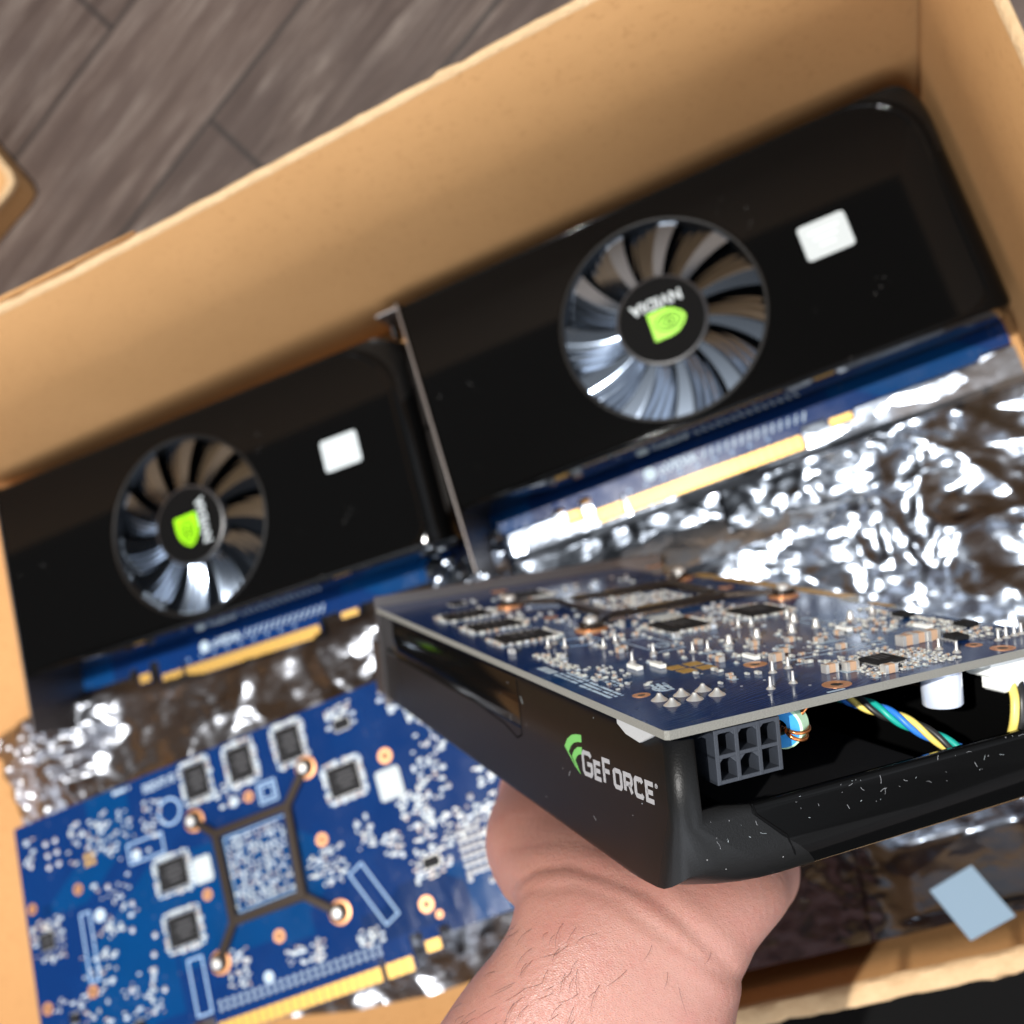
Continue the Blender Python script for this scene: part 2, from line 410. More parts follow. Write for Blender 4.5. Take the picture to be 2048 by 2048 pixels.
# loose inner flap edge lying on the bottom at the left
fb.build('bottom', box)
# the outward fold along the far rim, wider at the left
ff = MB(); N = 60; vs = []
for i in range(N + 1):
    x = -344 + 300 * i / N; t = i / N
    wd = .2 + 10 * (1 - t); j = .5 * noise.noise(Vector((x * .25, 0, 0)))
    vs += [(x, 11.9, 143.4 - wd * .9 - t), (x, 12.0 + wd * .12, 143.8 - t - wd * .1), (x, 12.3 + wd * .5 + j * (1 - t), 143.4 - t + j * (1 - t)), (x, 12.4 + wd * .5, 70)]
fs = []
for i in range(N):
    for q in range(3): fs.append((i * 4 + q, i * 4 + 4 + q, i * 4 + 5 + q, i * 4 + 1 + q))
ff.add(vs, fs, 'card'); ff.build('flap', box, smooth='auto')
# packing tape on the right wall near the far corner
fl2 = MB()
for a, b in (((213.0, 4, 8), (209.2, -6, 75)), ((211.6, -2, 30), (207.2, -22, 128))):
    a = Vector(a); b = Vector(b); u = Vector((0, 1.0, 0)); fl2.add([a - u, a + u, b + u, b - u], [(0, 1, 2, 3)], 'card_edge')

box2 = MB(); a = Vector((-.43, .9)).normalized(); b = Vector((-.92, -.39)).normalized()
def slab(k, z0, z1, m):
    p = [a * 8 , a * 140, a * 140 + b * 150, b * 150, b * 8, b * 2 + a * 2]
    c_ = (a + b) * 70; box2.prism([tuple(c_ + (q - c_) * k) for q in p], z0, z1, m)
slab(1, -5.9, 8, 'card'); slab(1.02, 8.1, 11, 'card_edge'); slab(.975, 11.05, 11.6, 'card')
bo2 = box2.build('small_cardboard_box', bevel=.8); bo2.location = Vector((-190, 165, 0)) * MM
tag(bo2, 'rounded corner of a flat cardboard box lying on the wood floor', 'box')
rg = MB(); rg.add([(-500, -700, -5.5), (700, -700, -5.5), (700, -292, -5.5), (-500, -292, -5.5)], [(0, 1, 2, 3)], 'blackw'); M['floor_shade'] = mat('floor_shade_black', (.006, .006, .006), 1.0, spec=0.0); rg.mats = ['floor_shade']; rg = rg.build('floor_shade'); struct(rg)  # black sheet added over the floor as painted shade beyond the near wall

# ------------------------------------------------------------------ graphics card
BOARD = [(0, 9), (26, 9), (28, 12), (31.5, 12), (31.5, 4), (38.5, 4), (38.5, 12.5), (43.5, 12.5), (43.5, .8), (44.3, 0), (56.0, 0), (56.0, 8), (57.6, 8), (57.6, 0), (129.6, 0), (130.4, .8), (130.4, 8.5), (140, 8.5), (141, 4.5), (150, 4.5), (151, 8.5), (197, 8.5), (199, 10.5), (209.2, 10.5), (210, 11.2), (210, 107.3), (209.3, 108), (0.8, 108), (0, 107.3)]
FC = (97.5, 58.8)   # fan centre
Y0, Y1 = 17.0, 107.0

def make_pcb(parent, ext=0):
    mb = MB(); mb.prism([(x - (ext if x < 1 else 0), y) for x, y in BOARD], 0, 1.8, 'pcb', 'fibre'); mb.build('circuit_board', parent)
    g = MB()
    for x0, x1 in ((44.4, 55.8), (57.8, 129.5)):
        n = int(round((x1 - x0) / 1.0 / 3.6)); w_ = (x1 - x0) / n
        for i in range(n):
            for z in (-.045, 1.895): g.box((x0 + w_ * (i + .5), 2.9, z), (w_ - .32, 5.2, .06), 'gold')
    for z in (-.045, 1.895):
        g.box((145.5, 6.0, z), (8.4, 2.6, .06), 'gold'); g.box((35, 6.5, z), (6, 4, .06), 'gold')
    g.build('edge_contacts', parent)
    s = MB()
    vs, fs = text_mesh('nVIDIA', 5.2, 'silk', .12)
    s.add([(v.x + 82, v.y + 11.8, 1.92 + v.z * .5) for v in vs], fs, 'silk')
    s.lathe((70, 11.8, 1.87), [(2.6, 0), (2.6, .08)], 'silk', 20)
    for i in range(14):
        x = 92 + i * 3.1; s.stroke([(x, 10.2), (x + 1.6, 13.6)], .7, 1.89, 'silk')
    for i in range(9): s.ring((60 + i * 7.2, 8.4, 0), .35, .75, 1.86, 1.93, 'silkdim', 10)
    s.build('silkscreen_lettering', parent)

XS = (0, 20, 50, 80, 110, 134, 160, 180, 196); YS = (102.8, 102.2, 101.9, 98, 91.9, 91.5, 80, 65, 50, 35, 27.5, 22); XB = (190, 160, 120, 80, 40, 0)
def perim(k=0.0, R0=None):
    """one level of the open tray, from the bracket along the logo side, round the rear and back: (x, y, rearness); k = 0 at the walls, 1 on the flat face"""
    R_ = (4.0 + 12.0 * k) if R0 is None else R0; xm = 210 - 8.0 * k; ya = Y0 + 2.0 * k; yb = Y1 - 1.6 * k; pts = []
    fx = (xm - R_) / 206.0
    for x in XS: pts.append((x * fx, yb, 0.))
    for q in range(0, 9):
        a = PI / 2 * (1 - q / 8); pts.append((xm - R_ + R_ * math.cos(a), yb - R_ + R_ * math.sin(a), ss(0, 1, q / 8)))
    Rb_ = min(R_, 4 + 4 * k); ta, tb = ya + Rb_, yb - R_
    for y in YS: pts.append((xm, ta + (y - Y0 - 4) / (Y1 - Y0 - 8) * (tb - ta), 1.))
    for q in range(0, 9):
        a = -PI / 2 * q / 8; pts.append((xm - Rb_ + Rb_ * math.cos(a), ya + Rb_ + Rb_ * math.sin(a), ss(0, 1, 1 - q / 8)))
    for x in XB: pts.append((x * fx, ya, 0.))
    return pts
def ss(a, b, x): t = max(0, min(1, (x - a) / (b - a))); return t * t * (3 - 2 * t)

def make_shroud(parent):
    P = perim(); n = len(P); bm = bmesh.new()
    def rim(i):
        x, y, r = P[i]
        if i < len(XS) + 9 + 2: return 2.6
        if i < len(XS) + 9 + len(YS): return 16.6 if y > 94 else 17.8
        return 9.
    levels = []
    for lv in range(9):
        t = 0 if lv < 2 else (lv - 2) / 6 * PI / 2
        k = 1 - math.cos(t); row = []
        for i, (x, y, r) in enumerate(perim(k, (3.6, 3.8, 11, 15, 18, 20, 21.5, 22.5, 22.5)[lv])):
            h = 2.0 + 8.5 * r
            if lv == 0: z = rim(i)
            elif lv == 1: z = max(rim(i) + .6, 16.6 if r < .01 else 19.5)
            else: z = 36 - h * (1 - math.sin(t))
            row.append(bm.verts.new((x, y, z)))
        levels.append(row)
    for l in range(8):
        for i in range(n - 1):
            f = bm.faces.new((levels[l][i], levels[l][i + 1], levels[l + 1][i + 1], levels[l + 1][i])); f.smooth = True
            side = i < len(XS); corner = len(XS) <= i < len(XS) + 13
            f.material_index = (0 if (l == 0 and i < 5) else 2) if (side and l < 7) else (1 if corner and l < 6 else 0)
    top = levels[-1]
    circ = [bm.verts.new((FC[0] + 39.55 * math.cos(2 * PI * i / 72), FC[1] + 39.55 * math.sin(2 * PI * i / 72), 36.0)) for i in range(72)]
    allv = [bm.verts.new(v.co) for v in top + circ]   # the flat face keeps its own vertices so that it shades flat
    for t3 in mathutils.geometry.tessellate_polygon([[v.co for v in top], [v.co for v in circ]]):
        try: f = bm.faces.new([allv[q] for q in t3])
        except ValueError: pass
    # throat of the fan opening
    prev = circ
    for rr, z in ((39.3, 35.2), (39.2, 26)):
        cur = [bm.verts.new((FC[0] + rr * math.cos(2 * PI * i / 72), FC[1] + rr * math.sin(2 * PI * i / 72), z)) for i in range(72)]
        for i in range(72): f = bm.faces.new((prev[i], prev[(i + 1) % 72], cur[(i + 1) % 72], cur[i])); f.material_index = 1; f.smooth = True
        prev = cur
    bmesh.ops.recalc_face_normals(bm, faces=bm.faces)
    # outward check
    for v in bm.verts: v.co *= MM
    me = bpy.data.meshes.new('shroud'); bm.to_mesh(me); bm.free()
    me.materials.append(M['gloss']); me.materials.append(M['satin']); me.materials.append(M['panel']); me.set_sharp_from_angle(angle=math.radians(40))
    topf = set(); 
    for p in me.polygons:
        if all(abs(me.vertices[q].co.z - 36 * MM) < 1e-6 for q in p.vertices): topf.add(p.index)
    ek = {}
    for p in me.polygons:
        for e_ in p.edge_keys: ek.setdefault(e_, []).append(p.index in topf)
    for e_ in me.edges:
        q = ek.get(e_.key, [])
        if len(q) == 2 and q[0] != q[1]: e_.use_edge_sharp = True
    for q in topf: me.polygons[q].use_smooth = False
    o = bpy.data.objects.new('shroud', me); COL.objects.link(o); o.parent = parent
    sd = o.modifiers.new('thickness', 'SOLIDIFY'); sd.thickness = 1.5 * MM; sd.offset = -1
    return o

def emblem(mb, cx, cy, z, s, m='green', dark='hub', rot=0):
    ca, sa = math.cos(rot), math.sin(rot)
    def T(x, y): return (cx + (-x * ca - y * sa) * s, cy + (-x * sa + y * ca) * s)
    # green body: a block with one corner swept to a point
    pts = [(-1.0, -1.0), (.25, -1.0), (.85, -.75), (1.35, -.3), (1.45, .05), (1.2, .45), (.7, .85), (.1, 1.0), (-1.0, 1.0)]
    mb.prism([T(*p) for p in pts], z, z + .1, m)
    def eye(r, x0, w_):
        a = [T(x0 - r * 1.15, 0)] + [T(x0 + r * math.cos(t) * (1.15), r * .72 * math.sin(t)) for t in [PI * (1 - k / 8) for k in range(1, 16)]]
        mb.stroke(a, w_ * s, z + .13, dark, .05, closed=True)
    eye(.78, .25, .10); eye(.48, .28, .09); eye(.2, .3, .10)

def make_fan(parent, logo_rot):
    mb = MB(); B = 11
    for b_ in range(B):
        a0 = 2 * PI * b_ / B + .1; NR, NS = 10, 30
        vs = []; fs = []
        for i in range(NR + 1):
            r = 16.8 + 22.2 * i / NR; sw = -.16 * (i / NR) ** 1.3
            for j in range(NS + 1):
                t = j / NS; span = .62
                an = a0 + sw + span * t
                z = 33.8 - 6.4 * max(0, t - .30) ** 1.15 * (.85 + .3 * i / NR) + .11 * ss(.3, .45, t) * math.sin(t * 2 * PI * 7 + i * .35 + b_)
                vs.append((FC[0] + r * math.cos(an), FC[1] + r * math.sin(an), z))
        for i in range(NR):
            for j in range(NS): k = i * (NS + 1) + j; fs.append((k, k + 1, k + NS + 2, k + NS + 1))
        mb.add(vs, fs, 'blade')
    mb.add([], [], 'blade')
    fan = mb.build('fan', parent, smooth=True)
    h = MB(); h.lathe((*FC, 0), [(17.6, 22), (17.6, 33.6), (17.2, 34.3), (16.3, 34.5)], 'hubring', 48, cap=False)
    h.lathe((*FC, 0), [(16.3, 34.5), (16.1, 34.2), (.05, 34.2)], 'hub', 48, cap=False)
    hub = h.build('hub', fan, smooth='auto')
    lg = MB(); ca, sa = math.cos(logo_rot), math.sin(logo_rot)
    vs, fs = text_mesh('NVIDIA', 6.0, 'silk', .13)
    lg.add([(FC[0] + (v.x * 1.02 * ca - (v.y - 7.2) * sa), FC[1] + (v.x * 1.02 * sa + (v.y - 7.2) * ca), 34.26 + v.z) for v in vs], fs, 'white')
    ex, ey = -.8, 1.6
    emblem(lg, FC[0] + ex * ca - ey * sa, FC[1] + ex * sa + ey * ca, 34.21, 5.6, rot=logo_rot)
    lg.build('hub_logo', fan)
    b2 = MB(); b2.lathe((*FC, 0), [(41, 19), (41, 21)], 'dark', 40)
    for i in range(22):
        a_ = 2 * PI * i / 22; b2.box((FC[0] + 29 * math.cos(a_), FC[1] + 29 * math.sin(a_), 22), (20, .6, 3.0), 'dark', rz=a_)
    b2.build('heatsink', parent)

def glyph(ch):
    """squared lettering as centre-line strokes in a 1 x 1 cell"""
    G = {'G': [[(1, .86), (.86, 1), (.14, 1), (0, .86), (0, .14), (.14, 0), (.86, 0), (1, .14), (1, .5), (.5, .5)]],
         'E': [[(1, 1), (0, 1), (0, 0), (1, 0)], [(0, .5), (.9, .5)]],
         'F': [[(1, 1), (0, 1), (0, -.04)], [(0, .52), (.86, .52)]],
         'O': [[(.14, 1), (.86, 1), (1, .86), (1, .14), (.86, 0), (.14, 0), (0, .14), (0, .86), (.14, 1)]],
         'R': [[(0, 0), (0, 1), (.86, 1), (1, .86), (1, .6), (.86, .46), (0, .46)], [(.6, .46), (1, -.04)]],
         'C': [[(1, .84), (.86, 1), (.14, 1), (0, .86), (0, .14), (.14, 0), (.86, 0), (1, .16)]]}
    return G[ch]

def side_logo(parent):
    """printed on the logo side y=107: text runs towards the rear, its top towards the board"""
    mb = MB()
    # drawn flat in (x, up) then folded on to the side: up = -z
    def put(src, m):
        for (v, f, k) in src: pass
    tmp = MB(); x = 170.0; zb = 18.6
    for ch, hgt, wd in (('G', 4.8, 4.1), ('E', 3.5, 2.7), ('F', 4.8, 3.1), ('O', 3.5, 3.0), ('R', 3.5, 2.9), ('C', 3.5, 2.9), ('E', 3.5, 2.7)):
        top = 0
        base = 0 if ch != 'G' and ch != 'F' else 0
        for st in glyph(ch): tmp.stroke([(x + p[0] * wd, base + p[1] * hgt) for p in st], 1.02, 0, 'print', .04)
        x += wd + 1.62
    # registered mark
    tmp.stroke([(x - .3 + .42 * math.cos(t), 3.5 + .42 * math.sin(t)) for t in [2 * PI * k / 10 for k in range(10)]], .16, 0, 'print', .04, closed=True)
    tmp.stroke([(x - .42, 3.3), (x - .42, 3.7), (x - .2, 3.65), (x - .3, 3.5), (x - .15, 3.3)], .12, 0, 'print', .04)
    # swoosh: two nested swept wedges
    def wedge(pts): tmp.prism(pts, -.02, .02, 'green2')
    S = [(160.2, 5.6), (163.2, 8.6), (167.0, 10.0), (171.0, 10.2), (171.2, 8.2), (168.6, 7.9), (166.6, 6.8), (165.6, 5.2), (168.2, -.9), (166.2, -.3)]
    # build as quads so that the concave shape fills cleanly
    up = [(160.6, 4.6), (162.6, 6.6), (165.2, 7.9), (167.8, 8.4), (170.2, 8.6)]; dn = [(162.6, 3.6), (164.2, 5.2), (166.0, 6.2), (168.0, 6.7), (170.0, 6.9)]
    for i in range(4): wedge([up[i], dn[i], dn[i + 1], up[i + 1]])
    wedge([(160.6, 4.6), (165.5, .6), (166.4, .2), (162.6, 3.6)])
    up = [(164.2, 2.9), (165.8, 4.5), (167.8, 5.5), (169.9, 5.8)]; dn = [(165.8, 2.1), (166.9, 3.2), (168.3, 3.9), (169.6, 4.1)]
    for i in range(3): wedge([up[i], dn[i], dn[i + 1], up[i + 1]])
    wedge([(164.2, 2.9), (166.7, .1), (168.0, -.7), (165.8, 2.1)])
    mb.v = [(v[0], Y1 + .03 + v[2], zb - .075 * (v[0] - 170) - v[1]) for v in tmp.v]; mb.f = tmp.f; mb.m = tmp.m; mb.mats = tmp.mats
    return mb.build('side_logo', parent)

def sticker(parent, x, y, rz=0, z=36.15, sx=17, sy=13.5, name='label_sticker'):
    mb = MB(); pts = []; r = 1.4
    for cx, cy, a0 in ((sx / 2 - r, sy / 2 - r, 0), (-sx / 2 + r, sy / 2 - r, PI / 2), (-sx / 2 + r, -sy / 2 + r, PI), (sx / 2 - r, -sy / 2 + r, 1.5 * PI)):
        for k in range(5):
            a = a0 + k * PI / 8; u, v_ = cx + r * math.cos(a), cy + r * math.sin(a); pts.append((x + u * math.cos(rz) - v_ * math.sin(rz), y + u * math.sin(rz) + v_ * math.cos(rz)))
    s_ = 1 if z > 0 else -1
    mb.prism(pts, min(z, z - .1 * s_), max(z, z - .1 * s_), 'white')
    for k, ln in enumerate((.66, .5, .34)):
        v_ = sy * (.22 - .2 * k); mb.box((x - v_ * math.sin(rz), y + v_ * math.cos(rz), z + .03 * s_), (sx * ln, sy * .07, .05), 'labelprint', rz)
    return mb.build(name, parent)

def bracket(parent, ports=True, dx=0):
    mb = MB()
    mb.box((-.5 - dx, 50.2, 16.6), (.8, 116.0, 41), 'steel', bev=.25)
    mb.box((-6.2, 107.7, 24), (11, 1.0, 20), 'steel', bev=.2)
    mb.box((-10.5, 104.5, 18), (1.0, 6, 7), 'dark')
    o = mb.build('mounting_bracket', parent)
    if ports:
        p = MB()
        for y in (80, 42): 
            p.box((-3.2, y, 9.5), (4.2, 37, 11), 'steel', bev=.6); p.box((-5.4, y, 9.5), (.6, 30, 8), 'whitenylon')
        p.build('video_ports', parent)
    return o

def card_front(parent, logo_rot, st):
    make_pcb(parent); make_shroud(parent); make_fan(parent, logo_rot); side_logo(parent); bracket(parent); sticker(parent, *st)

GROUP = 'graphics cards with black shrouds and blue boards'
c1 = thing('graphics_card', 'black graphics card lying fan up against the right corner of the box', 'graphics card', (0, -107, 2.2), GROUP)
card_front(c1, math.radians(180), (161.5, 63.5))
def copy_tree(o, parent=None):
    c = o.copy(); COL.objects.link(c); c.parent = parent
    for ch in list(o.children): copy_tree(ch, c)
    return c
c2 = copy_tree(c1)
c2['label'] = 'black graphics card lying fan up at the left, with its green logo turned sideways'
c2.location = Vector((-219.5, -107.5, 2.2)) * MM; c2.rotation_euler = (0, 0, math.radians(-2.0))
for ch in c2.children_recursive:
    if ch.name.startswith('fan'):
        fc = Vector((FC[0], FC[1], 0)) * MM; rz = Matrix.Rotation(math.radians(-88), 4, 'Z')
        ch.matrix_local = Matrix.Translation(fc) @ rz @ Matrix.Translation(-fc)
    if ch.name.startswith('label_sticker'): ch.location = Vector((14, 2.0, 0)) * MM

# ---- solder side of the two upturned cards
def warp(p): return (1.143 * p[0] - .016 * p[1] - 28.4 + .0, 1.103 * p[1] + .069 * p[0] - 24.3)
CHIPS = [(117.6, 98.7, 0), (96, 99.5, 0), (72.7, 100.7, 0), (53.1, 75.5, 1), (136.4, 65.2, 1), (136.4, 43.1, 1)]
HOLES = [(33.9, 78.4, 3.0), (68.7, 56.7, 2.6), (95.8, 83.3, 2.2), (123, 52.5, 2.2), (182.4, 73.4, 2.2), (206.3, 72.6, 2.2), (95.8, 28.1, 2.5), (182.8, 32.6, 2.5), (205.5, 32.3, 2.4), (33.5, 20.8, 3.0), (29.5, 15.9, 1.4)]
BOLTS = [(68, 85.7), (122.1, 82.3), (68.3, 28.7), (123, 26.3)]
SQ = [(79.3, 73.8), (113.2, 73.8), (113, 39), (81.3, 39.3)]
SQB = [0, 1, 3, 2]

def smd(mb, x, y, l=1.6, w_=.8, h=.7, rz=0, body='capbody'):
    mb.box((x, y, -h / 2 - .03), (l * .56, w_, h), body, rz, bev=min(.12, h * .2))
    for s_ in (-1, 1):
        mb.box((x + s_ * l * .39 * math.cos(rz), y + s_ * l * .39 * math.sin(rz), -h / 2 - .03), (l * .26, w_ * 1.04, h * 1.04), 'solder', rz, bev=min(.1, h * .2))

def chip(parent, x, y, sx, sy, rz=0, z=1.0, name='memory_chip', leads=12, text=True):
    mb = MB(); mb.box((x, y, -z / 2 - .1), (sx, sy, z), 'ic', rz, bev=.18)
    ca, sa = math.cos(rz), math.sin(rz)
    def T(u, v): return (x + u * ca - v * sa, y + u * sa + v * ca)
    for s_ in (-1, 1):
        for i in range(leads):
            v = (i + .5) / leads * sy - sy / 2; p = T(s_ * (sx / 2 + .25), v); mb.box((*p, -.18), (.7, sy / leads * .5, .22), 'solder', rz)
            u = (i + .5) / leads * sx - sx / 2; p = T(u, s_ * (sy / 2 + .25)); mb.box((*p, -.18), (sx / leads * .5, .7, .22), 'solder', rz)
    if text:
        for k, ln in enumerate((.5, .62, .4)): p = T(-sx * .08, sy * (.2 - .2 * k)); mb.box((*p, -z - .12), (sx * ln, sy * .07, .05), 'ictext', rz)
    return mb.build(name, parent)

def pin(mb, x, y, hgt=2.6, r=.95, wide=False):
    if wide: mb.lathe((x, y, 0), [(1.75, -.02), (1.5, -.25), (1.0, -.6), (.55, -1.1), (.4, -1.45), (.02, -1.5)], 'solder', 18)
    else: mb.lathe((x, y, 0), [(r, -.02), (r * .8, -.25), (r * .45, -.6), (.32, -.9), (.28, -hgt), (.05, -hgt - .1)], 'solder', 14)

def solder_side(root, W, seed, held):
    rnd = random.Random(seed)
    def ok(x, y): return (2 if held else -10) < x < 208 and 13 < y < 106.5
    occ = []
    def clear(x, y, d=1.0):
        if not ok(x, y): return False
        for (ox, oy, hx, hy) in occ:
            if abs(x - ox) < hx + d and abs(y - oy) < hy + d: return False
        return True
    # chips
    for (x, y, o) in CHIPS:
        px_, py_ = W((x, y)); sx, sy = ((10.5, 13.5) if o == 0 else (13.2, 11.5)); py_ = min(py_, 97.5)
        chip(root, px_, py_, sx, sy); occ.append((px_, py_, sx / 2, sy / 2))
        n0 = len(occ)
    CH = list(occ)
    qx, qy = (197.2, 49.6) if held else W((200.7, 57.8))
    chip(root, qx, qy, 6.6, 6.6, 0, .9, 'controller_chip', 10); occ.append((qx, qy, 4.3, 4.3))
    for (x, y) in ((48.2, 96.8), (26.9, 34.5)):
        x, y = W((x, y))
        if x > 6: chip(root, x, y, 7, 4.2, .0, .8, 'controller_chip', 6, False); occ.append((x, y, 4, 2.6))
    for (x, y, rz) in ((192.8, 25.1, .2), (184.1, 13.8, .1), (163.5, 14.2, .1)):
        mb = MB(); mb.box((x, y, -.7), (4.6, 3.4, 1.2), 'ic', rz, bev=.2)
        for i in range(4):
            for s_ in (-1, 1): mb.box((x + (i - 1.5) * 1.15, y + s_ * 2.1, -.2), (.45, .9, .3), 'solder', rz)
        mb.build('small_chip', root); occ.append((x, y, 2.8, 2.8))
    # holes
    HL = [(205.4, 67.5, 2.9), (181.6, 26.7, 2.9), (206.3, 25.6, 2.6), (199.8, 27.0, 1.8), (178.9, 68.4, 2.6), (184.0, 99.0, 1.9), (115.3, 49.0, 2.2)] + [(*W((h[0], h[1])), h[2]) for h in HOLES if h[0] < 100] if held else [(x, min(y, 104), r) for x, y, r in HOLES]
    for x, y, r in HL:
        if not (3 < x < 208): continue
        mb = MB(); mb.ring((x, y, 0), r * .42, r, -.07, -.005, 'copper'); mb.lathe((x, y, 0), [(r * .42, -.03), (r * .42, -.035)], 'dark', 16); mb.build('mounting_hole', root)
        occ.append((x, y, r, r))
    # retention frame
    fr = MB(); sq = [W(p) for p in SQ]; bo = [W(p) for p in BOLTS]
    pts = [sq[0], sq[1], sq[2], sq[3]]
    cl = [Vector(p) for p in pts]; fr.stroke(cl, 3.4, -1.6, 'frame', 1.6, closed=True)
    for c_, b_ in ((sq[0], bo[0]), (sq[1], bo[1]), (sq[2], bo[3]), (sq[3], bo[2])): fr.stroke([Vector(c_), Vector(b_)], 3.2, -1.62, 'frame', 1.5)
    for b_ in bo: fr.lathe((*b_, 0), [(3.4, -2.4), (3.4, -.9)], 'frame', 20)
    fo = fr.build('retention_frame', root, bevel=.3)
    for b_ in bo:
        mb = MB(); mb.lathe((*b_, 0), [(4.6, -.05), (4.6, -.5), (3.4, -.6), (3.4, -.7), (.3, -.7)], 'copper', 24)
        mb.lathe((*b_, 0), [(2.0, -2.45), (2.0, -3.5), (1.4, -4.1), (.1, -4.2)], 'solder', 18); mb.build('screw', root, smooth='auto'); occ.append((*b_, 4.5, 4.5))
    # stickers
    sx, sy = W((121.4, 62.5)); 
    if not held: sticker(root, 122.5, 62.5, 0, -.45, 8.5, 10.5); sticker(root, 34.8, 67.5, 0, -.45, 10.5, 12); occ.append((34.8, 67.5, 5, 6)); occ.append((122.5, 62.5, 4.5, 5.5))
    else: sticker(root, sx + 2, sy, 0, -.45, 9, 9); occ.append((sx + 2, sy, 4.5, 4.5))
    # silkscreen
    s = MB(); z = -.035
    cc = W((132.8, 89.8)); s.stroke([(cc[0] + 5.2 * math.cos(t), cc[1] + 5.2 * math.sin(t)) for t in [2 * PI * k / 32 for k in range(32)]], .35 if held else 1.0, z, 'silkdim', closed=True)
    rects = [(141, 73, 19, 7.5, 0), (158, 32, 26, 4.5, .05), (181, 49.7, 3.2, 26, 0.1)] if held else [(147, 79, 17, 8, 0), (181, 49.7, 4.5, 27, .0), (134.2, 20.6, 6.5, 21, 0), (53.1, 30.9, 6.5, 24, -.42), (87, 82.4, 8, 8, 0), (87, 82.4, 5, 5, 0)]
    for x, y, a_, b_, rz in rects:
        q = [(-a_ / 2, -b_ / 2), (a_ / 2, -b_ / 2), (a_ / 2, b_ / 2), (-a_ / 2, b_ / 2)]
        s.stroke([(x + u * math.cos(rz) - v * math.sin(rz), y + u * math.sin(rz) + v * math.cos(rz)) for u, v in q], .22 if held else .75, z, 'silk' if held else 'silkdim', closed=True)
    for x, y, o in [(*W((c_[0], c_[1])), c_[2]) for c_ in CHIPS]:
        y = min(y, 97.5); a_, b_ = ((14, 17) if o == 0 else (16.5, 15))
        s.stroke([(x - a_ / 2, y - b_ / 2), (x + a_ / 2, y - b_ / 2), (x + a_ / 2, y + b_ / 2), (x - a_ / 2, y + b_ / 2)], .6, z, 'silk', closed=True)
    sqv = [Vector(q) for q in sq]; ctr = sum(sqv, Vector((0, 0))) / 4
    s.stroke([ctr + (q - ctr) * .84 for q in sqv], .5, z, 'silkdim', closed=True)
    for p_, r in (((152, 77.9), 2.2), ((173.9, 60.1), 2.6), ((102.8, 83.5), 2.0), ((103.9, 15.2), 2.2)):
        x, y = W(p_)
        if held: s.stroke([(x + 2.3 * math.cos(t), y + 1.6 * math.sin(t)) for t in [2 * PI * k / 20 for k in range(20)]], .5, z, 'silk', closed=True)
        else: s.lathe((x, y, 0), [(r, -.08), (r, -.01)], 'silk', 20)
    # printed legends too small to read: rows of short dashes
    def legend(x, y, n, rows, rz=0, wd=.34, gap=.55, h=.9):
        for q in range(rows):
            for i in range(n):
                if rnd.random() < .16: continue
                u, v = i * gap, -q * 1.35
                s.box((x + u * math.cos(rz) - v * math.sin(rz), y + u * math.sin(rz) + v * math.cos(rz), z), (wd, h * rnd.uniform(.6, 1), .05), 'silk', rz)
    if held:
        for i in range(2): s.box((144.8 + i * 4.2, 103.8, z), (3.6, 2.3, .05), 'silk')
        legend(152.5, 104.2, 22, 3); legend(166, 104.5, 30, 3, 0, .34, .52); legend(178, 93.5, 12, 3, .2); legend(168, 99, 10, 2)
        s.box((164.5, 99.5, z), (2.8, 1.8, .05), 'silk')
        s.stroke([(182.2 + 2.3 * math.cos(t), 93.3 + 1.7 * math.sin(t)) for t in [2 * PI * k / 20 for k in range(20)]], .45, z, 'silk', closed=True)
        s.stroke([(181, 93), (182.2, 94), (183.5, 93)], .4, z, 'silk')
        for x, y in ((168, 75), (160, 66), (176, 62), (186, 61), (160, 55), (172, 41), (145, 58)): legend(x, y, rnd.randint(5, 9), rnd.randint(1, 2), rnd.choice((0, PI / 2)))
        s.stroke([(209.0, 72.5), (209.0, 68.5)], .6, z, 'silk')
        for i in range(46):
            x, y = rnd.uniform(130, 206), rnd.uniform(20, 104)
            if clear(x, y, .6): s.lathe((x, y, 0), [(.3, -.07), (.3, -.01)], 'solder', 8)
    else:
        legend(128, 104, 16, 3, 0, .7, 1.0, 1.0); legend(150, 105.8, 8, 1, 0, 1.0, 1.1, 1.6)
        for i in range(24):
            x = 56.5 + i * 3.05
            for q in range(2): s.ring((x, 9.9 + q * 2.4, 0), .45, .85, -.1, -.01, 'silk', 10)
    s.build('silkscreen_lettering', root)
    # gold test pads
    g = MB()
    for x, y in (((167.8, 82.0), (172.8, 77.1), (172.4, 81.7), (167.7, 77.3)) if held else ((173, 85), (176, 85), (173, 82), (176, 82))): g.box((x, y, -.03), (3.6 if held else 2.2, 3.6 if held else 2.2, .06), 'gold')
    g.build('test_pads', root); occ.append((170.2, 79.6, 4.5, 4.5))
    # through-hole solder joints
    joints = [(190.1, 98.2, 1), (195.1, 98.2, 1), (190, 93.2, 1), (194.8, 93.0, 1), (189.9, 88.2, 1), (195, 88.1, 1)]
    if held:
        joints += [(x, y, 0) for x, y in ((198.9, 78.3), (198.4, 72.6), (188.1, 70.3), (187.3, 65.8), (155.4, 86.1), (150.7, 78.0), (157.1, 71.0), (158.7, 67.9), (156.6, 60.7), (155.7, 52.2), (157.4, 43.2), (140.8, 47.8), (142.3, 44.9), (157.0, 35.8), (135.0, 83.5), (130.9, 78.2), (147.0, 35.1), (141.3, 33.0), (200.5, 20.8), (199.9, 17.9), (199.6, 15.2), (199.5, 13.1), (155.3, 16.9), (156.1, 24.5), (197.5, 34.5), (202.4, 34.3), (126, 90), (122, 93), (119, 90))]
    else:
        joints = [(x, y - 1.5, 0) for x, y, k in joints]
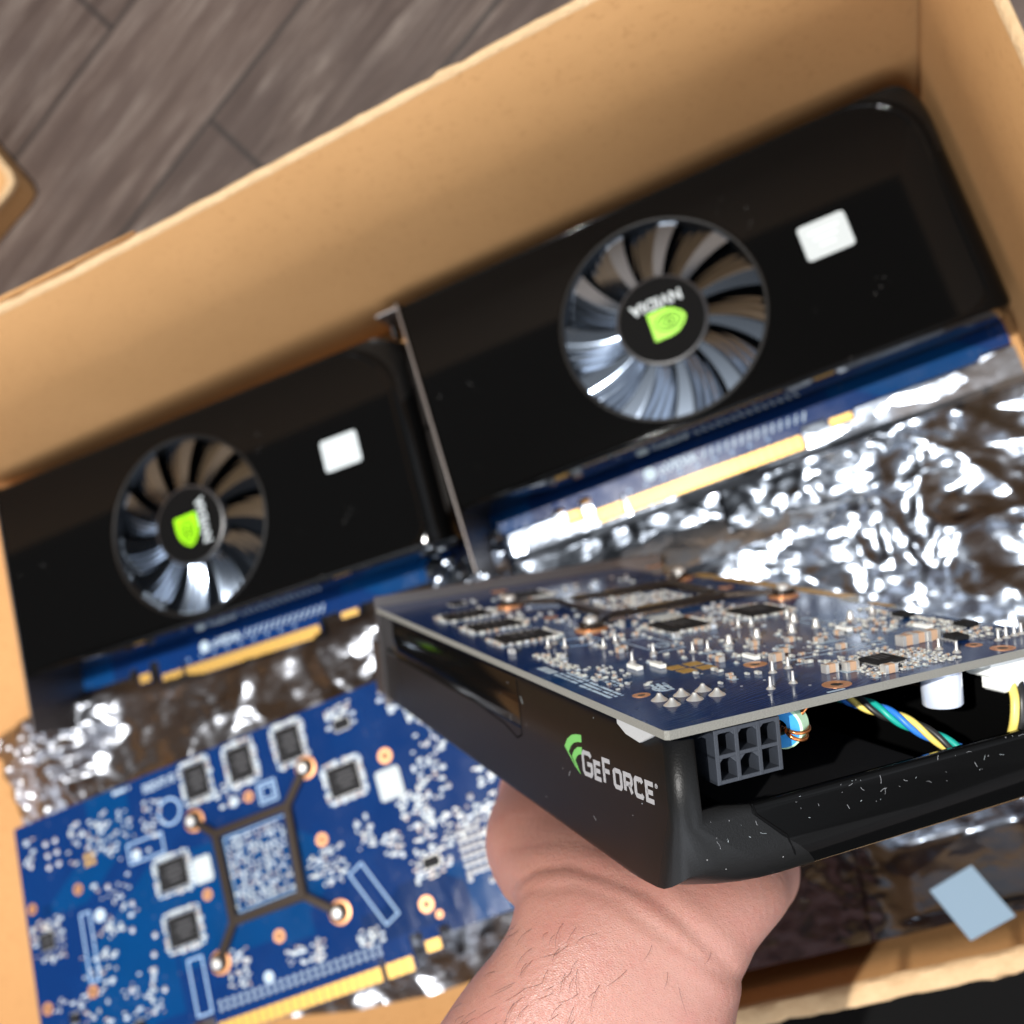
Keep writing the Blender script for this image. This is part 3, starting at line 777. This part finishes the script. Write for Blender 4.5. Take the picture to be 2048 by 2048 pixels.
        joints += [(x, y, 0) for x, y in ((.9 + 4, 52.1), (1.6 + 3, 43.2), (12, 58.9), (6, 21), (14, 24), (46, 12), (204, 90), (199, 62), (168, 70), (158, 60), (160, 50), (150, 45), (152, 38), (165, 28), (150, 24))]
        joints += [(6 + (i % 4) * 2.6, 26 + (i // 4) * 3.0, 0) for i in range(24)]
    for x, y, k in joints:
        if not ok(x, y): continue
        mb = MB(); h = 2.6 if held else 1.2
        if held and 145 < x < 160 and y > 20 and y < 62: 
            mb.lathe((x, y, 0), [(1.2, -.02), (1.0, -.3), (.75, -.9), (.6, -2.2), (.35, -2.5), (.05, -2.55)], 'solder', 14)
        else: pin(mb, x, y, h, .95 if held else 1.15, wide=bool(k))
        mb.build('solder_joint', root, smooth='auto'); occ.append((x, y, .9, .9))
    # surface parts: clusters (cx, cy, count, sx, sy)
    comps = []
    if held:
        for x, y in ((188.9, 35.8), (188.8, 32.3), (189.0, 28.9)): comps.append((x, y, 3.4, 2.5, 2.4, PI / 2))
        for x, y in ((205.6, 54.8), (196.7, 62.3), (198.2, 58.3), (180.0, 63.5)): comps.append((x, y, 3.0, 1.7, 1.9, PI / 2))
        for x, y in ((141.8, 81.7), (150.4, 65.5), (170.7, 72.2), (139.0, 65.1), (136.6, 53.0), (171.6, 46.1), (169.0, 38.2), (121.6, 102.8), (137.4, 96.2), (143.5, 83.3), (175, 58), (163, 58), (166, 50), (181, 47)): comps.append((x, y, 2.2, 1.3, 1.3, rnd.choice((0, PI / 2))))
        for c_ in comps: occ.append((c_[0], c_[1], 1.2, 1.2))
    tiny = MB()
    if held:
        for x, y, rz in ((173.5, 65.8, 0), (164.3, 84.3, 0), (161.8, 88.8, 0), (165.5, 34, .1), (178, 21, 0)):
            tiny.box((x, y, -.55), (5.0, 1.5, 1.0), 'whitenylon', rz, bev=.1); occ.append((x, y, 2.6, 1))
    def scatter(cx, cy, n, sx, sy, lo=.9, hi=1.7):
        k = 0; tries = 0
        while k < n and tries < n * 12:
            tries += 1; x = cx + rnd.uniform(-sx, sx); y = cy + rnd.uniform(-sy, sy)
            if not clear(x, y, .45): continue
            l = rnd.uniform(lo, hi); rz = rnd.choice((0, 0, PI / 2)); comps.append((x, y, l, l * .52, l * .45, rz)); occ.append((x, y, l * .45, l * .45)); k += 1
    for (x, y, hx, hy) in CH:   # rows of decoupling capacitors round each memory chip
        for s_ in (-1, 1):
            for i in range(7):
                u = (i - 3) * hy * 2 / 6.3
                for (a_, b_) in ((x + s_ * (hx + 1.8), y + u), (x + u * hx / hy, y + s_ * (hy + 1.8))):
                    if clear(a_, b_, .2) and rnd.random() < .9: comps.append((a_, b_, 1.5, .9, .8, rnd.choice((0, PI / 2)))); occ.append((a_, b_, .5, .5))
    cx, cy = ctr
    e1 = (sqv[1] - sqv[0]) / 15; e2 = (sqv[3] - sqv[0]) / 15
    for gi in range(2, 14):
        for gj in range(2, 14):
            if rnd.random() < .18: continue
            q = sqv[0] + e1 * (gi + rnd.uniform(-.12, .12)) + e2 * (gj + rnd.uniform(-.12, .12))
            comps.append((q.x, q.y, 1.25, .72, .6, rnd.choice((0, 0, 0, PI / 2)))); occ.append((q.x, q.y, .6, .6))
    if held:
        scatter(197, 49.6, 110, 9.5, 9.5, .7, 1.2); scatter(200, 40, 26, 7, 3, .7, 1.2); scatter(184, 17, 46, 12, 5, .9, 1.5)
        scatter(165, 96.5, 34, 13, 4.5, .8, 1.3); scatter(140, 99.0, 44, 11, 1.6, .8, 1.3); scatter(166, 26, 24, 8, 7); scatter(166, 12, 30, 18, 3); scatter(175, 70, 20, 14, 14); scatter(120, 55, 60, 16, 30); scatter(160, 60, 60, 24, 26, .8, 1.4); scatter(60, 50, 90, 40, 35)
    else:
        for p_ in ((68.7, 46, 40, 8, 7), (50, 53.3, 18, 4, 6), (39.7, 44.8, 18, 4, 5), (90.3, 19.6, 14, 4, 4), (81.1, 18.8, 14, 4, 4), (115.6, 22, 24, 5, 7), (17.7, 66, 30, 6, 10), (27, 48.7, 22, 6, 6), (14, 44, 22, 5, 6), (26.9, 34.5, 26, 8, 6), (12, 82, 26, 8, 9), (58.5, 16.8, 18, 5, 3),
                   (23, 100, 26, 7, 6), (48.2, 100, 20, 6, 5), (150, 88, 40, 14, 10), (172, 92, 40, 12, 9), (200.7, 57.8, 40, 8, 9), (176, 45, 26, 10, 12), (165, 62, 24, 10, 12), (190, 25, 40, 14, 9), (160, 24, 30, 10, 10), (203, 95, 8, 3, 6), (104, 88, 12, 6, 5), (-4, 62, 34, 5, 12), (4, 40, 34, 8, 9), (-4, 88, 24, 5, 9), (12, 96, 30, 10, 8), (28, 58, 24, 6, 5)):
            scatter(*p_)
    for c_ in comps:
        if rnd.random() < (.3 if held else .5): tiny.box((c_[0], c_[1], -.02), (c_[2] * 1.55, c_[3] * 1.9, .03), 'silk', c_[5])
    comps.sort(key=lambda c_: -c_[2] * c_[3] * (4 if (held and c_[0] > 140) else 1))
    for i, (x, y, l, w_, h, rz) in enumerate(comps):
        if i < 95:
            mb = MB(); smd(mb, x, y, l, w_, h, rz, 'capbody' if (l > 2.1 or rnd.random() < .3) else 'capwhite'); mb.build('capacitor', root)
        else: smd(tiny, x, y, l, w_, h, rz, 'capbody' if rnd.random() < .2 else ('capwhite' if rnd.random() < .6 else 'solder_dull'))
    t = tiny.build('small_components', root); t['kind'] = 'stuff'

# the blue-side-up card at the lower left
c3 = thing('graphics_card', 'upturned graphics card showing its blue circuit board, in the lower left of the box', 'graphics card', (0, 0, 0), GROUP)
Rb = Matrix(((-.995139, -.075102, -.063696), (-.065262, .987345, -.144535), (.073745, -.139676, -.987447)))
c3.matrix_world = Matrix.Translation(Vector((-21.3, -245.3, 41.3)) * MM) @ Rb.to_4x4()
make_pcb(c3, 12); make_shroud(c3); side_logo(c3); bracket(c3, False, 12.1); solder_side(c3, lambda p: (p[0], p[1]), 3, False)

# the held card
c4 = thing('graphics_card', 'graphics card held up on a palm, board side up, side logo and power socket showing', 'graphics card', (0, 0, 0), GROUP)
Rh = Matrix(((.585375, -.76708, -.262533), (-.320574, .078438, -.94397), (.744693, .636738, -.19999)))
c4.matrix_world = Matrix.Translation(Vector((58.8, -130.7, 19.8)) * MM) @ Rh.to_4x4() @ Matrix.Diagonal((.92, .9796, .92, 1))
make_pcb(c4); make_shroud(c4); side_logo(c4); bracket(c4, False); solder_side(c4, warp, 5, True)
# power socket under the rear corner
mb = MB(); x0, x1 = 188.5, 208.6; ya, yb = 83.4, 97.7; za, zb = 2.5, 13.2
mb.box(((x0 + x1 - 3) / 2 - 3, (ya + yb) / 2, (za + zb) / 2), (x1 - x0 - 10, yb - ya, zb - za), 'conn')
pw = (yb - ya) / 3; ph = (zb - za) / 2
for i in range(4): mb.box((x1 - 4.6, ya + pw * i if 0 < i < 3 else (ya + .45 if i == 0 else yb - .45), (za + zb) / 2), (9.2, .9, zb - za), 'conn')
for k in range(3): mb.box((x1 - 4.62, (ya + yb) / 2, (za + .42, (za + zb) / 2, zb - .42)[k]), (9.16, yb - ya, .85), 'conn')
for i in range(3):
    for k in range(2):
        cy_, cz_ = ya + pw * (i + .5), za + ph * (k + .5)
        if (i, k) != (0, 1):
            for s_ in (-1, 1):   # chamfered key corners, on the side towards the board
                y_ = cy_ + s_ * (pw / 2 - .45); z_ = cz_ - ph / 2 + .42
                mb.add([(x1 - .1, y_, z_), (x1 - .1, y_ - s_ * 1.2, z_), (x1 - .1, y_, z_ + 1.2), (x1 - 8, y_, z_), (x1 - 8, y_ - s_ * 1.2, z_), (x1 - 8, y_, z_ + 1.2)], [(0, 1, 2), (1, 2, 5, 4), (3, 4, 5)], 'conn')
        mb.lathe((x1 - 9, cy_, cz_), [(1.1, 0), (1.1, 4.5), (.8, 4.5), (.8, 0)], 'dark', 10, axis=0, cap=False)
mb.build('power_socket', c4, bevel=.15)
# wound inductor beside it
mb = MB(); tc = Vector((199.5, 76.5, 6.6))
def tor(mb, c, R_, r, m, n=28, k=12, z0=-1, z1=1, h=2.2):
    mb.lathe(c, [(R_ - r, -h), (R_ + r, -h), (R_ + r, h), (R_ - r, h), (R_ - r, -h)], m, n, axis=0, cap=False)
AX = Vector((.55, .83, .05)).normalized(); QX = AX.to_track_quat('Z', 'Y').to_matrix(); tc = Vector((200.6, 77.4, 7.2))
def turned(prof, m, mb, nn=34):
    t_ = MB(); t_.lathe((0, 0, 0), prof, m, nn, cap=False); mb.add([tuple(tc + QX @ Vector(v)) for v in t_.v], t_.f, m)
turned([(1.7, 2.1), (4.3, 2.1)], 'toroidb', mb); turned([(4.3, 2.1), (4.7, 1.7), (4.7, -1.7), (4.3, -2.1), (1.7, -2.1), (1.7, 2.1)], 'toroidg', mb)
ind = mb.build('inductor', c4, smooth='auto')
mb = MB()
for t in (-.5, -.15, .2, .9, 1.3, 2.6, 2.95):
    d = QX @ Vector((math.cos(t), math.sin(t), 0))
    mb.tube([tc + d * (3.15 + 2.0 * math.cos(a)) + AX * 2.7 * math.sin(a) for a in [2 * PI * q / 16 for q in range(17)]], .42, 'copwire', 7, cap=False)
mb.tube([tc + Vector((2.8, -1.2, -1)), tc + Vector((3.4, -3.5, -3.6)), tc + Vector((2.8, -6.5, -4.0))], .42, 'copwire', 7)
mb.build('winding', ind, smooth=True)
# electrolytic capacitor
mb = MB(); mb.lathe((201.5, 38.2, 0), [(.1, 2.0), (3.9, 2.0), (4.2, 2.4), (4.0, 3.0), (4.2, 3.4), (4.2, 10.6), (3.9, 11.0), (.1, 11.0)], 'sleeve', 40); mb.build('electrolytic_capacitor', c4, smooth='auto')
mb = MB(); mb.lathe((188, 68, 0), [(.1, 2.0), (4.0, 2.0), (4.0, 9.5), (3.6, 10), (.1, 10)], 'dark', 30); mb.build('electrolytic_capacitor', c4, smooth='auto')
# white fan plug and its wires
mb = MB(); mb.box((200.5, 20.3, 4.4), (7, 13.4, 5.2), 'whitenylon', bev=.5); mb.box((202.8, 20.0, 8.4), (6.0, 11.0, 4.0), 'whitenylon', bev=.5); mb.box((200.5, 27.6, 4.0), (4, 2.0, 1.2), 'whitenylon'); mb.build('fan_plug', c4)
def wire(path, m, r=.72, tw=None):
    p = [Vector(q) for q in path]; out = []
    for i in range(len(p) - 1):
        a_, b_, c_, d_ = p[max(i - 1, 0)], p[i], p[i + 1], p[min(i + 2, len(p) - 1)]
        for k in range(10):
            t = k / 10; out.append(.5 * ((2 * b_) + (-a_ + c_) * t + (2 * a_ - 5 * b_ + 4 * c_ - d_) * t * t + (-a_ + 3 * b_ - 3 * c_ + d_) * t ** 3))
    out.append(p[-1])
    if tw is not None:
        n = len(out); src = [q.copy() for q in out]
        for i in range(n):
            t = (src[min(i + 1, n - 1)] - src[max(i - 1, 0)]).normalized(); u = t.cross(Vector((0, 0, 1))).normalized(); v = t.cross(u)
            an = tw + i * .26; out_i = out[i] + (u * math.cos(an) + v * math.sin(an)) * .98
            out[i] = out_i if i else out_i
    mb = MB(); mb.tube(out, r, m, 9); return mb.build('fan_wire', c4, smooth=True)
base = [(184, 51, 9.6), (189, 49, 11.0), (194, 46, 13.2), (199, 42.5, 16.2), (204, 38.5, 20.0), (208, 35, 23.5)]
for k, m_ in enumerate(('yellow', 'bluew', 'greenw', 'blackw')): wire(base, m_, .72, tw=k * PI / 2 + 1.0)
for k, m_ in enumerate(('yellow', 'blackw', 'bluew', 'greenw')):
    wire([(205, 22.5 - k * 2.2, 9), (207, 24 - k * 2.0, 12), (207.2, 25.0 - k * 2.2, 17), (205, 25 - k * 2, 23)], m_, .95)
# thermal pad poking out between board and shroud
mb = MB(); mb.add([(189, 107.3, 1.7), (205, 107.3, 1.7), (203, 107.5, 2.9), (198.5, 107.6, 4.9), (193, 107.6, 4.4), (189.4, 107.5, 3.0)], [(0, 1, 2, 3, 4, 5)], 'greypad')
o = mb.build('thermal_pad', c4); sd = o.modifiers.new('thickness', 'SOLIDIFY'); sd.thickness = .6 * MM
# recessed window line on the logo side, seam at the rear corner, gloss strip
mb = MB()
rec = [(4, Y1 + .0, 15.4), (60, 0, 15.6), (100, 0, 16.2), (122, 0, 17.6), (131, 0, 19.6), (134.2, 0, 18.2), (134.8, 0, 14), (134.8, 0, 8), (134.2, 0, 4)]
tmp = MB(); tmp.stroke([(p[0], p[2]) for p in rec], .5, 0, 'hub', .08)
mb.v = [(v[0], Y1 + .02 + v[2], v[1]) for v in tmp.v]; mb.f = tmp.f; mb.m = tmp.m; mb.mats = tmp.mats
mb.build('panel_groove', c4)
mb = MB(); mb.tube([(210.02, 91.9, 17.6), (210.02, 91.0, 20), (210.02, 85.0, 25.5), (209.4, 83.2, 29.5), (207.6, 81.6, 32.6), (204.6, 80.2, 35.0)], .2, 'hub', 6); mb.build('corner_seam', c4)
# dust and lint on the shroud
dr = random.Random(11); mb = MB()
for k in range(60):
    if k < 48: y, z_ = dr.uniform(20, 101), dr.uniform(18.0, 24); p0 = Vector((210.06, y, z_)); uu, vv = Vector((0, 1, 0)), Vector((0, 0, 1))
    else: p0 = Vector((dr.uniform(120, 204), 107.05, dr.uniform(4, 33))); uu, vv = Vector((1, 0, 0)), Vector((0, 0, 1))
    L = dr.choice((.12, .18, .25, .6, .9)) * dr.uniform(.6, 1.2); a_ = dr.uniform(0, PI); d_ = (uu * math.cos(a_) + vv * math.sin(a_)) * L; e_ = (uu * -math.sin(a_) + vv * math.cos(a_)) * L * dr.uniform(-.5, .5)
    mb.tube([p0 - d_, p0 + e_ * .5, p0 + d_], dr.uniform(.02, .045), 'print' if dr.random() < .6 else 'white', 4)
o = mb.build('dust_and_lint', c4); o['kind'] = 'stuff'
# dark cooler body inside the held shroud
mb = MB(); mb.box((95, 60, 12), (120, 70, 16), 'dark', bev=2); mb.box((171, 60, 29), (40, 50, 5), 'dark', bev=1); mb.build('cooler_body', c4)

# ------------------------------------------------------------------ antistatic bags
def crumple(x, y, seed, amp, fine=1.0):
    """creased film: long sharp folds in two directions over broad swells"""
    p = Vector((x * .011, y * .011, seed)); n1 = noise.noise(p * 1.7); n2 = noise.noise(p * 1.7 + Vector((5, 5, 5)))
    h = 1.2 * (n1 + .5)
    for a_, f_, w_ in ((.45, 2.1, .9), (1.35, 1.6, .6), (.15, 4.6, .42), (2.3, 5.2, .35), (.8, 10.5, .16), (1.9, 12.5, .14)):
        u = (p.x * math.cos(a_) + p.y * math.sin(a_)) * f_ + n1 * 1.3 + seed; v = (-p.x * math.sin(a_) + p.y * math.cos(a_)) * f_ * .45 + n2
        h += w_ * (1 - 2 * abs(noise.noise(Vector((u, v, seed + a_))))) * fine
    d, _ = noise.voronoi(Vector((p.x * 9 + n1 * 2, p.y * 13 + n2, seed))); h += (d[1] - d[0]) * .25 * fine
    return max(0, h) * amp * .55

def sheet(name, fn, nu, nv, m, label, cat='bag', group='antistatic bags under the cards', thick=.1):
    mb = MB(); vs = []; fs = []
    for i in range(nu + 1):
        for j in range(nv + 1): vs.append(fn(i / nu, j / nv))
    for i in range(nu):
        for j in range(nv): k = i * (nv + 1) + j; fs.append((k, k + 1, k + nv + 2, k + nv + 1))
    mb.add(vs, fs, m); o = mb.build(name, None, smooth='auto')
    o.data.set_sharp_from_angle(angle=math.radians(50))
    return tag(o, label, cat, group)
def lerp(a, b, t): return a + (b - a) * t
# upper bright bag: from under card one's contacts out to a lifted lip
def bagA(u, v):
    x = lerp(-6, 211, u); ya = -97; yb = -143 + 17 * u + 2.5 * math.sin(u * 9)
    y = lerp(ya, yb, v)
    z = 1.2 + crumple(x, y, 1.0, 3.4) * ss(0, .3, v + .06) * (1 - .6 * ss(.8, .95, v)) + 15 * ss(.35, .93, v) * (1 - .2 * u) - 16 * ss(.95, 1.0, v)
    z = min(z, .9 + .32 * max(0, -107.5 - y)) if y > -140 else z
    return (x, y, max(z, .6))
sheet('antistatic_bag', bagA, 200, 90, 'foil', 'bright silver antistatic bag crumpled along the gold contacts of the right card')
def bagB(u, v):
    x = lerp(-2, 210, u) - 3 * math.sin(v * 6)
    s_ = v * 190
    if s_ < 128: y = -112 - s_; z = 2.0
    else: t = (s_ - 128) / 62; y = -240 - 36 * t; z = 2 + 34 * t
    c = crumple(x, s_, 7.0, 6.4 if u > .45 else 4.6)
    flat = 1 - .93 * ss(.47, .53, u) * (1 - ss(.70, .76, u)) * ss(.74, .80, v) * (1 - ss(.96, .99, v))
    return (x, y + (c * .3 * flat if s_ > 128 else 0), z + c * (.6 + .5 * ss(.4, .9, u)) * flat)
sheet('antistatic_bag', bagB, 190, 170, 'foildark', 'smoky antistatic bag spread under the held card towards the near wall')
def bagC(u, v):
    x = lerp(-262, -10, u); y = lerp(-98, -262, v) + 4 * math.sin(u * 7)
    if u < .06 and v < .4: y -= 2
    c = crumple(x, y, 13.0, 5.0)
    z = .8 + c * .8
    e = ss(0, .10, v); z = .5 + (z - .5) * e
    if u < .26: z += (16 + 5 * noise.noise(Vector((x * .2, y * .2, 3)))) * ss(.26, .08, u) * ss(.45, .12, v) * ss(0, .05, v) 
    return (x, y, max(z, .4))
sheet('antistatic_bag', bagC, 170, 120, 'foilbrown', 'clear smoky bag lying under the upturned blue card at the left')
def bagD(u, v):
    x = lerp(-34, 4, u); y = lerp(-96, -140, v)
    return (x, y, 2 + crumple(x * 2.2, y * 2.2, 21.0, 6.5) + 14 * math.sin(PI * u) * math.sin(PI * v))
sheet('antistatic_bag', bagD, 70, 70, 'foil', 'small bright crumpled lump of bag beside the bracket of the right card')
# pale label stuck on the bag by the near wall
# pale label stuck on the bag by the near wall
mb = MB(); q = [Vector(p) for p in ((116.8, -267.2, 31.5), (131.9, -263.4, 28.0), (138.6, -277.7, 41.5), (123.5, -281.0, 44.6))]
nn = (q[1] - q[0]).cross(q[3] - q[0]).normalized(); nn = nn if nn.z > 0 else -nn
q = [p + nn * 4.6 for p in q]; mb.add(q + [p - nn * .25 for p in q], [(0, 1, 2, 3), (7, 6, 5, 4), (0, 4, 5, 1), (1, 5, 6, 2), (2, 6, 7, 3), (3, 7, 4, 0)], 'bluelabel')
tag(mb.build('label_sticker'), 'blank pale blue rectangular sticker on the smoky bag near the near wall of the box', 'sticker')

# ------------------------------------------------------------------ the hand (laid out in view-aligned millimetres, then turned into the scene)
CT = CM.transposed()
def v2w(p): return CT @ Vector(p) + CAMP
def loft(mb, secs, m, n=36, sq=2.4):
    """secs: (centre, half width, half thickness, width axis, thickness axis)"""
    vs = []; fs = []
    for c, a, b_, ux, uy in secs:
        c = Vector(c); ux = Vector(ux).normalized(); uy = Vector(uy).normalized()
        for i in range(n):
            t = 2 * PI * i / n; ct, st = math.cos(t), math.sin(t)
            x = math.copysign(abs(ct) ** (2 / sq), ct) * a; y = math.copysign(abs(st) ** (2 / sq), st) * b_
            vs.append(tuple(c + ux * x + uy * y))
    for k in range(len(secs) - 1):
        for i in range(n): j = (i + 1) % n; fs.append((k * n + i, k * n + j, k * n + n + j, k * n + n + i))
    fs.append(tuple(range(n))[::-1]); fs.append(tuple(range((len(secs) - 1) * n, len(secs) * n))); mb.add(vs, fs, m)
hm = MB(); X = (1, 0, 0)
SEC = [((-22, 185, 214), 41, 27, (1, .10, 0), (0, -.1, -1)), ((-6, 150, 212), 37, 25, (1, .12, 0), (0, -.1, -1)), ((8, 124, 211), 32.5, 22.5, (1, .12, 0), (0, -.1, -1)), ((17, 104, 212), 28.5, 20, (1, .10, 0), (0, -.16, -1)),
       ((22.5, 93, 214), 26, 18.5, (1, .05, 0), (0, -.30, -1)), ((29.3, 86.5, 219), 28.9, 17.5, (1, 0, 0), (0, -.62, -.85)), ((31.5, 84.5, 228), 31.7, 15.5, X, (0, -.9, -.45)), ((32.2, 84.5, 240), 35.5, 14.6, X, (0, -1, -.12)),
       ((31, 84, 258), 38.0, 14.5, X, (0, -1, 0)), ((34, 83.5, 280), 40, 14, X, (0, -1, 0)), ((37, 82.5, 305), 40, 12.5, X, (0, -1, 0)), ((39, 81.5, 326), 38, 10.5, X, (0, -1, 0)), ((39, 81, 338), 35, 8, X, (0, -1, 0))]
# smooth the section list with a spline
def cr(a, b, c, d, t): return .5 * ((2 * b) + (-a + c) * t + (2 * a - 5 * b + 4 * c - d) * t * t + (-a + 3 * b - 3 * c + d) * t ** 3)
S2 = []
flat = [list(s[0]) + [s[1], s[2]] + list(s[3]) + list(s[4]) for s in SEC]
for i in range(len(flat) - 1):
    A = flat[max(i - 1, 0)], flat[i], flat[i + 1], flat[min(i + 2, len(flat) - 1)]
    for k in range(4):
        v = [cr(*[q[j] for q in A], k / 4) for j in range(11)]; S2.append((v[:3], v[3], v[4], v[5:8], v[8:11]))
S2.append(SEC[-1]); loft(hm, S2, 'skin')
def digit(pts, rr):
    P = []; R_ = []
    for i in range(len(pts) - 1):
        A = [Vector(pts[max(i - 1, 0)]), Vector(pts[i]), Vector(pts[i + 1]), Vector(pts[min(i + 2, len(pts) - 1)])]
        for k in range(5): P.append(cr(*A, k / 5)); R_.append(rr[i] + (rr[i + 1] - rr[i]) * k / 5 + (.5 if k in (0,) and i else 0))
    P.append(Vector(pts[-1])); R_.append(rr[-1])
    d = (P[-1] - P[-2]).normalized(); P += [P[-1] + d * rr[-1] * .5, P[-1] + d * rr[-1] * .85]; R_ += [rr[-1] * .8, rr[-1] * .35]
    hm.tube(P, R_, 'skin', 18)
for x, L, s_ in ((10, 66, -.03), (29.5, 74, 0.0), (48.5, 69, .02), (66, 54, .05)):
    z0 = 322 - abs(x - 30) * .18
    digit([(x, 82, z0 - 14), (x + s_ * 30, 80.5, z0 + L * .36), (x + s_ * 60, 79, z0 + L * .70), (x + s_ * 80, 76.5, z0 + L)], [9.2, 8.4, 7.8, 6.6])
digit([(12, 86, 250), (6, 86, 272), (6, 82, 298), (9, 78.5, 326)], [13, 11.5, 10, 7.8])
ho = hm.build('hand_raw')
rmsh = ho.modifiers.new('r', 'REMESH'); rmsh.mode = 'VOXEL'; rmsh.voxel_size = .0012; rmsh.use_smooth_shade = True
sm = ho.modifiers.new('s', 'SMOOTH'); sm.iterations = 22; sm.factor = .6
bpy.context.view_layer.update()
me = bpy.data.meshes.new_from_object(ho.evaluated_get(bpy.context.evaluated_depsgraph_get()))
bpy.data.objects.remove(ho); me.name = 'person'
# creases across the wrist and heel of the palm, tendon and vein swellings
def pl(x, y): return Vector(((x - 966) * .1035, (y - 966) * .1035))
CRE = [([(972, 1668), (1010, 1640), (1068, 1632), (1142, 1655), (1224, 1688), (1290, 1745), (1345, 1800), (1400, 1850)], .42, .9, 3.2),
       ([(968, 1705), (1000, 1680), (1084, 1673), (1162, 1698), (1240, 1755), (1318, 1812), (1372, 1850)], .26, .8, 2.6),
       ([(1130, 1600), (1200, 1655), (1260, 1700), (1320, 1755), (1370, 1800)], .12, .8, 2.4),
       ([(960, 1600), (1060, 1585), (1160, 1600)], .08, 1.0, 2.4)]
CRE = [([pl(*p) for p in c_[0]], *c_[1:]) for c_ in CRE]
def segd(p, a, b_):
    ab = b_ - a; t = max(0, min(1, (p - a).dot(ab) / ab.length_squared)); return (p - a - ab * t).length
newco = []
for vi, (vco, n) in enumerate([(v.co.copy(), v.normal.copy()) for v in me.vertices]):
    c = vco * 1000
    d = .22 * noise.noise(c * .05) + .05 * noise.noise(c * .16)
    if c.z < 250 and n.z < .35:
        p = Vector((c.x * 214 / max(c.z, 170), c.y * 200 / max(c.z, 170)))
        p = Vector((c.x / c.z * 200, c.y / c.z * 200))
        for pts, dep, wi, wide in CRE:
            m_ = min(segd(p, pts[i], pts[i + 1]) for i in range(len(pts) - 1))
            if m_ < wide * 2.4: d += -dep * math.exp(-(m_ / wi) ** 2) + dep * .55 * math.exp(-((m_ - wide) / (wide * .6)) ** 2)
    newco += list(v2w(c + n * d) * MM)
me.vertices.foreach_set('co', newco); me.update()
me.materials.clear(); me.materials.append(M['skin'])
for p in me.polygons: p.use_smooth = True; p.material_index = 0
hand = bpy.data.objects.new('person', me); COL.objects.link(hand)
tag(hand, 'bare left hand and wrist reaching in, palm up, holding the card from below', 'person')
# fine dark hair on the forearm, rooted on the skin
import mathutils
bv = mathutils.bvhtree.BVHTree.FromPolygons([v.co for v in me.vertices], [tuple(p.vertices) for p in me.polygons])
hb = MB(); rnd = random.Random(4); k = 0; o_ = CAMP * MM
while k < 70:
    px_ = 872 + rnd.random() ** 1.6 * 260; py_ = 1932 - rnd.random() ** 1.3 * 190
    if rnd.random() < .1: px_ = rnd.uniform(1050, 1380)
    d_ = CT @ Vector(((px_ - 966) / 1932, (py_ - 966) / 1932, 1)); hit = bv.ray_cast(o_, d_.normalized())
    if hit[0] is None: k += 1; continue
    k += 1; p = hit[0] * 1000; nr = hit[1]; L = rnd.uniform(2, 5.5)
    dn = (CT @ Vector((-.55 + rnd.uniform(-.5, .5), .75 + rnd.uniform(-.3, .3), 0))).normalized(); dn = (dn - nr * dn.dot(nr)).normalized(); sd_ = nr.cross(dn) * rnd.uniform(-.7, .7)
    path = [p + dn * L * t + sd_ * L * t * t * .5 + nr * (.25 + .9 * math.sin(t * 2.6)) for t in (0, .25, .5, .75, 1)]
    hb.tube(path, [.032, .032, .03, .024, .012], 'hair', 4)
h_ = hb.build('arm_hair', hand); h_['kind'] = 'stuff'
